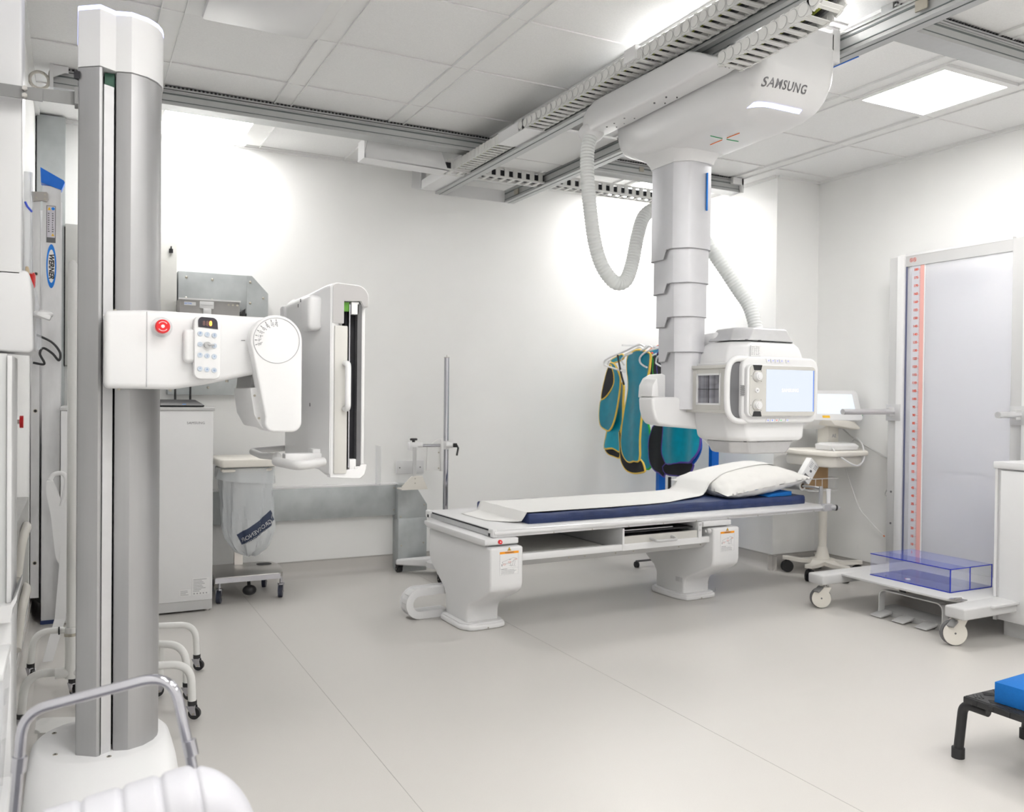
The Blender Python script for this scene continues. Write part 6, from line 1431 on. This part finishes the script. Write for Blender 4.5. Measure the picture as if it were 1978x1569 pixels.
    tag(MB().m(GREYP).tube(catmull([(4.77, 3.85, 0.82), (4.765, 3.80, 0.76), (4.76, 3.84, 0.66), (4.76, 3.88, 0.58), (4.765, 3.84, 0.58), (4.77, 3.80, 0.63)], 8), 0.0025, 6).build('thin_lead', CREAM), 'thin pale lead hooked in a loop on the right wall beside the ruler board', 'cable')
    # boxes in the basket
    tag(MB().m(CARD).box(4.335, 4.51, 4.13, 4.195, 0.606, 0.80, 0.001).build('cardboard_box'), 'plain brown cardboard box standing behind the pillow at the trolley', 'box')
    b2 = MB()
    FRAME[0] = Matrix.Translation((4.25, 4.06, 0.735)) @ Euler((0, R(38), 0)).to_matrix().to_4x4()
    g = thing('glove_box', 'white printed carton tilted against the brown cardboard box behind the pillow', 'box', (0, 0, 0))
    MB().m(LABEL).box(-0.045, 0.045, -0.02, 0.025, -0.075, 0.075, 0.001).build('carton', LABEL, g)
    p = MB().m(INKL)
    for i in range(4): p.box(-0.03+0.0, -0.005, -0.0208, -0.0200, 0.02+i*0.011, 0.024+i*0.011)
    for i in range(3): p.box(0.008, 0.035, -0.0208, -0.0200, 0.03+i*0.011, 0.034+i*0.011)
    p.m(INK).box(-0.005, 0.012, -0.0210, -0.0200, -0.005, 0.010).m(DGREY).box(-0.03, 0.02, -0.0210, -0.0200, -0.055, -0.035)
    p.build('printing', None, g)
    FRAME[0] = Matrix.Identity(4)
trolley()

# ---------------------------------------------------------------- left side: ladder, frames, wall things, chair
def ladder():
    t = thing('ladder', 'aluminium combination ladder with blue end cap standing upright by the left wall', 'ladder', (-0.11, 5.2, 0))
    MB().m(ALUD).box(-0.147, -0.064, 5.0, 5.035, 0.02, 2.255).build('stile', None, t)
    MB().m(ALUD).box(-0.196, -0.158, 5.0, 5.03, 0.14, 2.195).build('stile', None, t)
    MB().m(ALUD).box(-0.147, -0.064, 5.37, 5.40, 0.02, 2.25).build('stile', None, t)
    MB().m(ALUD).box(-0.196, -0.158, 5.37, 5.40, 0.14, 2.195).build('stile', None, t)
    for i in range(8): MB().m(ALUD).box(-0.135, -0.075, 5.035, 5.37, 0.28+i*0.26, 0.305+i*0.26).build('rung', None, t)
    lab(MB().m(BLUEM).poly([(-0.158, 2.345), (-0.155, 2.268), (-0.062, 2.24), (-0.047, 2.28), (-0.052, 2.29)], 'y', 4.992, 5.06).build('end_cap', mat('ladder_blue', (0.0, 0.06, 0.26), 0.4, noise=0.02), t), 'blue plastic end cap')
    MB().box(-0.15, -0.06, 4.995, 5.04, 0.0, 0.02).build('rubber_foot', NAVY, t)
    MB().m(mat('hinge_grey', (0.40, 0.38, 0.36), 0.45, 0.5, noise=0.03)).poly([(-0.198, 2.215), (-0.198, 2.20), (-0.192, 2.165), (-0.15, 2.175), (-0.128, 2.17), (-0.122, 2.185), (-0.122, 2.21), (-0.13, 2.22)], 'y', 4.985, 4.999).build('hinge_plate', None, t)
    for (x, z) in [(-0.137, 2.205), (-0.137, 2.183), (-0.175, 2.185)]: MB().m(ZINC).cyl((x, 4.985, z), (x, 4.98, z), 0.005, n=10).build('rivet', None, t)
    for z in (1.80, 1.10, 0.32): MB().m(ZINC).cyl((-0.176, 4.9995, z), (-0.176, 4.996, z), 0.010, n=16).m(BLACK).cyl((-0.176, 4.996, z), (-0.176, 4.995, z), 0.007, n=14).build('bolt_hole', None, t)
    # oval maker badge
    def ell(a_, b_, n=40): return [(-0.107+a_*math.cos(2*PI*i/n), 1.845+b_*math.sin(2*PI*i/n)) for i in range(n)]
    MB().m(BLUEP).poly(ell(0.023, 0.113), 'y', 4.9985, 5.0).m(LABEL).poly(ell(0.0165, 0.085), 'y', 4.998, 4.9986).build('badge', None, t)
    text_obj('badge_lettering', 'WERNER', 0.032, face_M((-0.107, 4.9972, 1.845), (0, 0, -1), (1, 0, 0)), BLACK, t, bold=0.0012, shear=0.25)
    L = MB().m(DGREY).box(-0.130, -0.088, 4.9985, 5.0, 1.965, 2.155).m(mat('pale_lilac_label', (0.62, 0.60, 0.66), 0.5, noise=0.02)).box(-0.127, -0.091, 4.998, 4.9986, 1.992, 2.152).m(YEL).poly([(-0.125, 2.132), (-0.109, 2.132), (-0.117, 2.148)], 'y', 4.9972, 4.998).poly([(-0.108, 2.0), (-0.094, 2.0), (-0.101, 2.014)], 'y', 4.9972, 4.998).m(BLUEP).cyl((-0.1, 4.998, 2.14), (-0.1, 4.9972, 2.14), 0.008, n=14).m(INK)
    for i in range(9):
        for x in (-0.120, -0.102): L.box(x-0.003, x+0.003+random.uniform(-0.002, 0.002), 4.9972, 4.998, 2.02+i*0.0115, 2.025+i*0.0115)
    L.build('safety_label', None, t)
    tag(MB().m(BLACK).tube(catmull([(-0.185, 4.97, 1.49), (-0.155, 4.96, 1.48), (-0.10, 4.95, 1.45), (-0.065, 4.95, 1.40), (-0.07, 4.95, 1.36), (-0.10, 4.94, 1.395), (-0.14, 4.94, 1.42), (-0.155, 4.94, 1.39), (-0.135, 4.94, 1.34), (-0.185, 4.95, 1.345)], 8), 0.006, 8).build('cable_loop', BLACK), 'black cable looped in front of the ladder near the white wall unit', 'cable')
ladder()
def frames():
    g = 'white tubular frames on castors behind the mast'
    WT = mat('white_tube_enamel', (0.80, 0.80, 0.78), 0.3, noise=0.008)
    def tubestand(label, L, Rr, zt, post, ztop, r=0.0145, extra=()):
        t = thing('mobile_frame', label, 'mobile frame', ((L[0]+Rr[0])/2, (L[1]+Rr[1])/2, 0), g)
        l = Vector((L[0], L[1], 0.062)); rr = Vector((Rr[0], Rr[1], 0.062))
        pts = bend([l, Vector((l.x+0.012, l.y, zt)), Vector((rr.x-0.006, rr.y, zt)), rr], 0.085, 9)
        MB().m(WT).tube(pts, r, 14).build('foot_tube', WT, t)
        MB().m(WT).tube([(post[0], post[1], zt-0.01), (post[0], post[1], ztop-0.03), (post[0], post[1], ztop-0.012), (post[0], post[1], ztop-0.002), (post[0], post[1], ztop)], lambda i: [r*1.05, r*1.05, r*0.95, r*0.6, r*0.1][i], 16).build('post', WT, t)
        MB().m(WT).cyl((post[0], post[1], zt-0.02), (post[0], post[1], zt+0.16), r*1.35, n=18).cyl((post[0]-0.05, post[1], zt), (post[0]+0.05, post[1], zt), r*1.25, n=16).m(ZINC).cyl((post[0], post[1], zt+0.13), (post[0], post[1], zt+0.14), r*1.55, n=18).build('tee_joint', None, t)
        for e in extra:
            MB().m(WT).tube([(e[0], e[1], 0.062), (e[0], e[1], zt)], r*0.9, 12).build('middle_leg', WT, t)
        for i, p in enumerate([L, Rr]+list(extra)):
            MB().cyl((p[0], p[1], 0.052), (p[0], p[1], 0.068), r*1.12, n=18).build('black_collar', BLACK, t)
            castor(t, p[0], p[1], 0.066, 0.022, R([300, 330, 200, 250][i]), BLACK, CHROME, w=0.014, lean=0.4)
        return t
    tubestand('white tubular frame on castors behind the mast, nearest the camera', (-0.160, 3.44), (0.392, 3.32), 0.205, (-0.006, 3.40), 1.665)
    tubestand('white tubular frame on castors behind the mast, middle one with a short inner leg', (0.0, 3.78), (0.398, 3.54), 0.215, (0.12, 3.70), 1.50, extra=[(0.308, 3.63)])
    t = tubestand('white tubular frame on castors behind the mast, farthest of the three with black clips', (-0.156, 4.06), (0.478, 3.90), 0.20, (0.028, 3.97), 1.735, 0.0135)
    for x in (-0.055, -0.02): MB().m(BLACK).cyl((x, 4.055+(x+0.156)*-0.25, 0.20), (x+0.006, 4.055+(x+0.156)*-0.25, 0.20), 0.0165, n=16).build('black_clip', None, t)
    # moulded plastic part hanging between
    P = catmull([(-0.095, 4.40, 0.795), (-0.085, 4.40, 0.74), (-0.062, 4.40, 0.64), (-0.052, 4.40, 0.52), (-0.05, 4.40, 0.44), (-0.03, 4.40, 0.38)], 6)
    b = MB().m(WHITE2); rings = []
    for i, p in enumerate(P):
        w = 0.014+0.016*abs(math.sin(i*0.12)); rings.append([p+Vector((-w, -0.02, 0)), p+Vector((w, -0.02, 0)), p+Vector((w*0.8, 0.02, 0)), p+Vector((-w*0.8, 0.02, 0))])
    b.loft(rings).tube(catmull([(-0.095, 4.385, 0.80), (-0.08, 4.385, 0.825), (-0.045, 4.385, 0.828), (-0.03, 4.385, 0.80), (-0.035, 4.385, 0.74), (-0.05, 4.385, 0.68)], 6), 0.010, 10)
    b.loft([[(-0.075, 4.36, 0.16), (-0.03, 4.36, 0.16), (-0.03, 4.38, 0.16), (-0.075, 4.38, 0.16)], [(-0.05, 4.38, 0.50), (-0.02, 4.38, 0.50), (-0.02, 4.40, 0.50), (-0.05, 4.40, 0.50)]], smooth=False)
    b.loft([[(-0.12, 4.30, 0.0), (-0.08, 4.30, 0.0), (-0.08, 4.315, 0.0), (-0.12, 4.315, 0.0)], [(-0.075, 4.36, 0.17), (-0.03, 4.36, 0.17), (-0.03, 4.38, 0.17), (-0.075, 4.38, 0.17)]], smooth=False)
    tag(b.build('folding_seat', WHITE2), 'white moulded plastic folding seat leaning between the ladder and the white tubes', 'seat')
frames()
def leftwall():
    t = thing('wall_rack', 'grey metal wall rack with two white curved hooks low on the left wall', 'wall rack', (-0.18, 3.35, 0.4))
    MB().box(-0.199, -0.152, 2.92, 3.72, 0.375, 0.80, 0.003).build('back_box', mat('rack_grey', (0.42, 0.42, 0.41), 0.5, 0.2, noise=0.02), t)
    for z in (0.74, 0.53): MB().m(CREAM).tube(catmull([(-0.150, 2.92, z-0.10), (-0.143, 3.05, z-0.01), (-0.138, 3.25, z+0.01), (-0.152, 3.42, z-0.01)], 6), 0.014, 10).build('hook', WHITE2, t)
    MB().m(BLACK).box(-0.152, -0.145, 3.2, 3.35, 0.66, 0.71).build('slot', None, t)
    t = thing('key_switch', 'red push knob on a white wall box on the left wall', 'wall switch', (-0.18, 3.25, 1.1))
    MB().box(-0.199, -0.163, 2.98, 3.12, 1.04, 1.15, 0.006).build('box', WHITE2, t)
    MB().m(CREAM).cyl((-0.163, 3.06, 1.105), (-0.150, 3.06, 1.105), 0.007, n=12).m(RED).cyl((-0.150, 3.06, 1.105), (-0.140, 3.06, 1.105), 0.019, n=24).build('red_knob', None, t)
    t = thing('wall_switch', 'narrow white switch plate under the red knob on the left wall', 'wall switch', (-0.18, 2.9, 0.98))
    MB().box(-0.199, -0.158, 2.80, 2.92, 0.90, 1.05, 0.004).build('plate', WHITE2, t)
    t = thing('isolator_switch', 'red and yellow rotary isolator on the left wall beside the ladder', 'isolator switch', (-0.18, 3.9, 1.64))
    MB().m(WHITE2).box(-0.199, -0.172, 3.80, 3.96, 1.57, 1.72, 0.003).build('case', None, t)
    MB().m(YEL).box(-0.172, -0.160, 3.84, 3.93, 1.59, 1.69, 0.008).build('yellow_plate', None, t)
    MB().m(RED).box(-0.160, -0.138, 3.865, 3.905, 1.61, 1.67, 0.008).build('red_handle', None, t)
    # white wall-hung unit at the left edge
    t = thing('wall_unit', 'smooth white wall hung unit filling the upper left edge of the picture', 'wall unit', (-0.16, 2.7, 1.3))
    MB().poly([(-0.199, 1.50), (-0.199, 2.45), (-0.126, 2.45), (-0.122, 2.0), (-0.122, 1.50)], 'y', 2.56, 2.70, 0.006, 3).build('upper_body', WHITE2, t)
    MB().poly([(-0.199, 1.305), (-0.199, 1.515), (-0.112, 1.515), (-0.104, 1.505), (-0.099, 1.46), (-0.094, 1.31), (-0.105, 1.30)], 'y', 2.56, 2.78, 0.010, 3).build('lower_body', WHITE2, t)
    MB().box(-0.1205, -0.099, 2.60, 2.606, 1.512, 1.78).build('clear_flap', clear('smoke_clear', (0.5, 0.52, 0.55), 0.35), t)
    MB().m(mat('violet_blue_ink', (0.05, 0.10, 0.62), 0.4, noise=0.02)).tube([(-0.117, 2.598, 1.700), (-0.112, 2.598, 1.688), (-0.101, 2.598, 1.675)], 0.003, 6).build('blue_mark', None, t)
    MB().m(WHITE2).sph((-0.075, 2.60, 1.405), 0.016, (1.6, 1, 0.7), 14).box(-0.09, -0.055, 2.585, 2.615, 1.395, 1.408, 0.004, rot=(0, R(20), 0)).build('spout', WHITE2, t)
    MB().m(CLEARP).poly([(-0.094, 1.31), (-0.078, 1.315), (-0.080, 1.40), (-0.095, 1.50)], 'y', 2.62, 2.63).build('clear_guard', clear('clear_guard', (0.7, 0.72, 0.74), 0.35), t)
    # tall white sluice cabinet below
    t = thing('narrow_cabinet', 'tall narrow white cabinet cut by the left edge below the wall unit', 'cabinet', (-0.17, 2.6, 0))
    MB().box(-0.199, -0.150, 2.50, 2.75, 0.66, 1.295, 0.004).build('upper_body', mat('pale_grey_white', (0.66, 0.67, 0.67), 0.4, noise=0.01), t)
    MB().box(-0.150, -0.139, 2.49, 2.72, 0.665, 1.29, 0.002).build('door_edge', WHITE2, t)
    MB().m(WHITE2).poly([(-0.199, 0.62), (-0.14, 0.62), (-0.135, 0.655), (-0.126, 0.675), (-0.126, 0.69), (-0.14, 0.665), (-0.199, 0.660)], 'y', 2.47, 2.74).build('lip', None, t)
    MB().box(-0.199, -0.138, 2.50, 2.72, 0.0, 0.62, 0.006).build('lower_body', WHITE2, t)
    # clear plastic bins in front
    t = thing('clear_bin', 'clear plastic storage bin with white rim at the lower left edge', 'storage bin', (-0.16, 1.95, 0.6))
    MB().m(CLEARP).poly([(-0.199, 0.30), (-0.135, 0.30), (-0.118, 0.60), (-0.122, 0.655), (-0.199, 0.655)], 'y', 1.90, 2.10).build('bin_body', clear('clear_bin_plastic', (0.75, 0.77, 0.78), 0.30), t)
    MB().m(WHITE2).box(-0.199, -0.118, 1.888, 2.11, 0.645, 0.66, 0.003).box(-0.199, -0.130, 1.895, 1.90, 0.60, 0.645).build('rim', WHITE2, t)
    MB().m(DGREY).box(-0.198, -0.140, 1.92, 2.08, 0.585, 0.605).build('dark_contents', DGREY, t)
    t = thing('white_box', 'plain white box on the floor at the bottom left corner', 'box', (-0.16, 1.9, 0))
    MB().box(-0.199, -0.118, 1.80, 2.15, 0.0, 0.36, 0.006).build('box_body', WHITE2, t)
leftwall()
def paperbits():
    t = thing('clear_plastic_tub', 'small clear plastic tub on the floor behind the mast base', 'plastic tub', (-0.04, 3.08, 0))
    MB().box(-0.10, 0.06, 3.02, 3.17, 0.0, 0.115, 0.006).build('tub_body', clear('tub_plastic', (0.62, 0.60, 0.58), 0.30), t)
    b = MB().m(PAPER)
    b.grid(lambda u, v: Vector((-0.105+0.19*u, 3.03+0.14*v-0.09*u+0.02, 0.128+0.004*math.sin(u*3))), 10, 4, 0.0008)
    b.m(INK)
    for i in range(5): b.box(0.035+i*0.004, 0.037+i*0.004, 2.985, 2.99, 0.1315, 0.132)
    ps = b.build('paper_slip', PAPER); sd = ps.modifiers.new('s', 'SOLIDIFY'); sd.thickness = 0.001
    tag(ps, 'curled white paper slip lying on the clear tub behind the mast base', 'paper')
paperbits()
def chair():
    t = thing('chair', 'blurred chair with quilted white back and chrome push handle at the bottom left', 'chair', (0.1, 1.4, 0))
    A = Vector((-0.088, 1.60, 0)); pts = [(-0.105, 1.585, 0.30), (-0.088, 1.60, 0.46), (-0.066, 1.612, 0.64), (-0.020, 1.60, 0.694), (0.122, 1.560, 0.722), (0.160, 1.545, 0.695), (0.176, 1.530, 0.64), (0.205, 1.50, 0.48), (0.22, 1.49, 0.30)]
    P = bend([(-0.105, 1.60, 0.22), (-0.072, 1.61, 0.672), (0.152, 1.555, 0.722), (0.212, 1.50, 0.40), (0.225, 1.49, 0.22)], 0.052, 10)
    MB().m(CHROME).tube(P, 0.0088, 18).build('push_handle', CHROME, t)
    for i in (0.60,): pass
    lab(MB().m(CHROME).tube([(-0.0785, 1.6085, 0.575), (-0.0765, 1.6088, 0.60)], 0.0112, 16).build('collar', CHROME, t), 'chrome joint collar')
    MB().m(CHROME).tube([(0.181, 1.5295, 0.585), (0.1765, 1.5335, 0.61)], 0.0112, 16).build('collar', CHROME, t)
    # quilted back: channels run over the top
    VIN = mat('white_quilted_vinyl', (0.60, 0.60, 0.64), 0.42, noise=0.01, bump=0.1, bscale=80)
    FRAME[0] = Matrix.Translation((0.108, 1.365, 0.018)) @ Euler((0, R(-9.5), R(-3))).to_matrix().to_4x4()
    b = MB().m(VIN); rings = []
    n = 180; x0, x1 = -0.27, 0.232; seams = [-0.22, -0.165, -0.11, -0.055, 0.0, 0.055, 0.108, 0.158]
    for i in range(n+1):
        x = x0+(x1-x0)*i/n
        g = min(abs(x-s) for s in seams)
        dip = 0.0055*math.exp(-(g/0.0045)**2)
        e = 1.0
        if x > 0.135: e = math.sqrt(max(0.0, 1-((x-0.135)/(x1-0.135))**2))
        top = 0.600-dip-0.10*(1-e); hw = 0.055-dip*0.9
        hw *= 0.35+0.65*e
        ring = []
        for k in range(24):
            a = PI*k/23
            ring.append((x, -hw*math.cos(a), top-0.055+0.055*math.sin(a)*(0.4+0.6*e)))
        ring += [(x, hw*0.9, 0.30), (x, -hw*0.9, 0.30)]
        rings.append(ring)
    b.loft(rings).build('back_cushion', VIN, t)
    FRAME[0] = Matrix.Identity(4)
    MB().m(CHROME).tube(bend([(0.195, 1.20, 0.50), (0.215, 1.23, 0.555), (0.235, 1.28, 0.545), (0.24, 1.32, 0.45)], 0.02), 0.010, 12).build('frame_tube', CHROME, t)
    for (x, y) in [(-0.12, 1.58), (0.22, 1.48), (-0.15, 1.28), (0.22, 1.20)]:
        MB().m(CHROME).cyl((x, y, 0.03), (x, y, 0.34), 0.0115, n=14).m(RUBBER).cyl((x, y, 0), (x, y, 0.035), 0.015, n=14).build('leg', None, t)
    MB().m(VIN).box(-0.15, 0.22, 1.18, 1.50, 0.30, 0.36, 0.02, segs=3).build('seat', VIN, t)
chair()
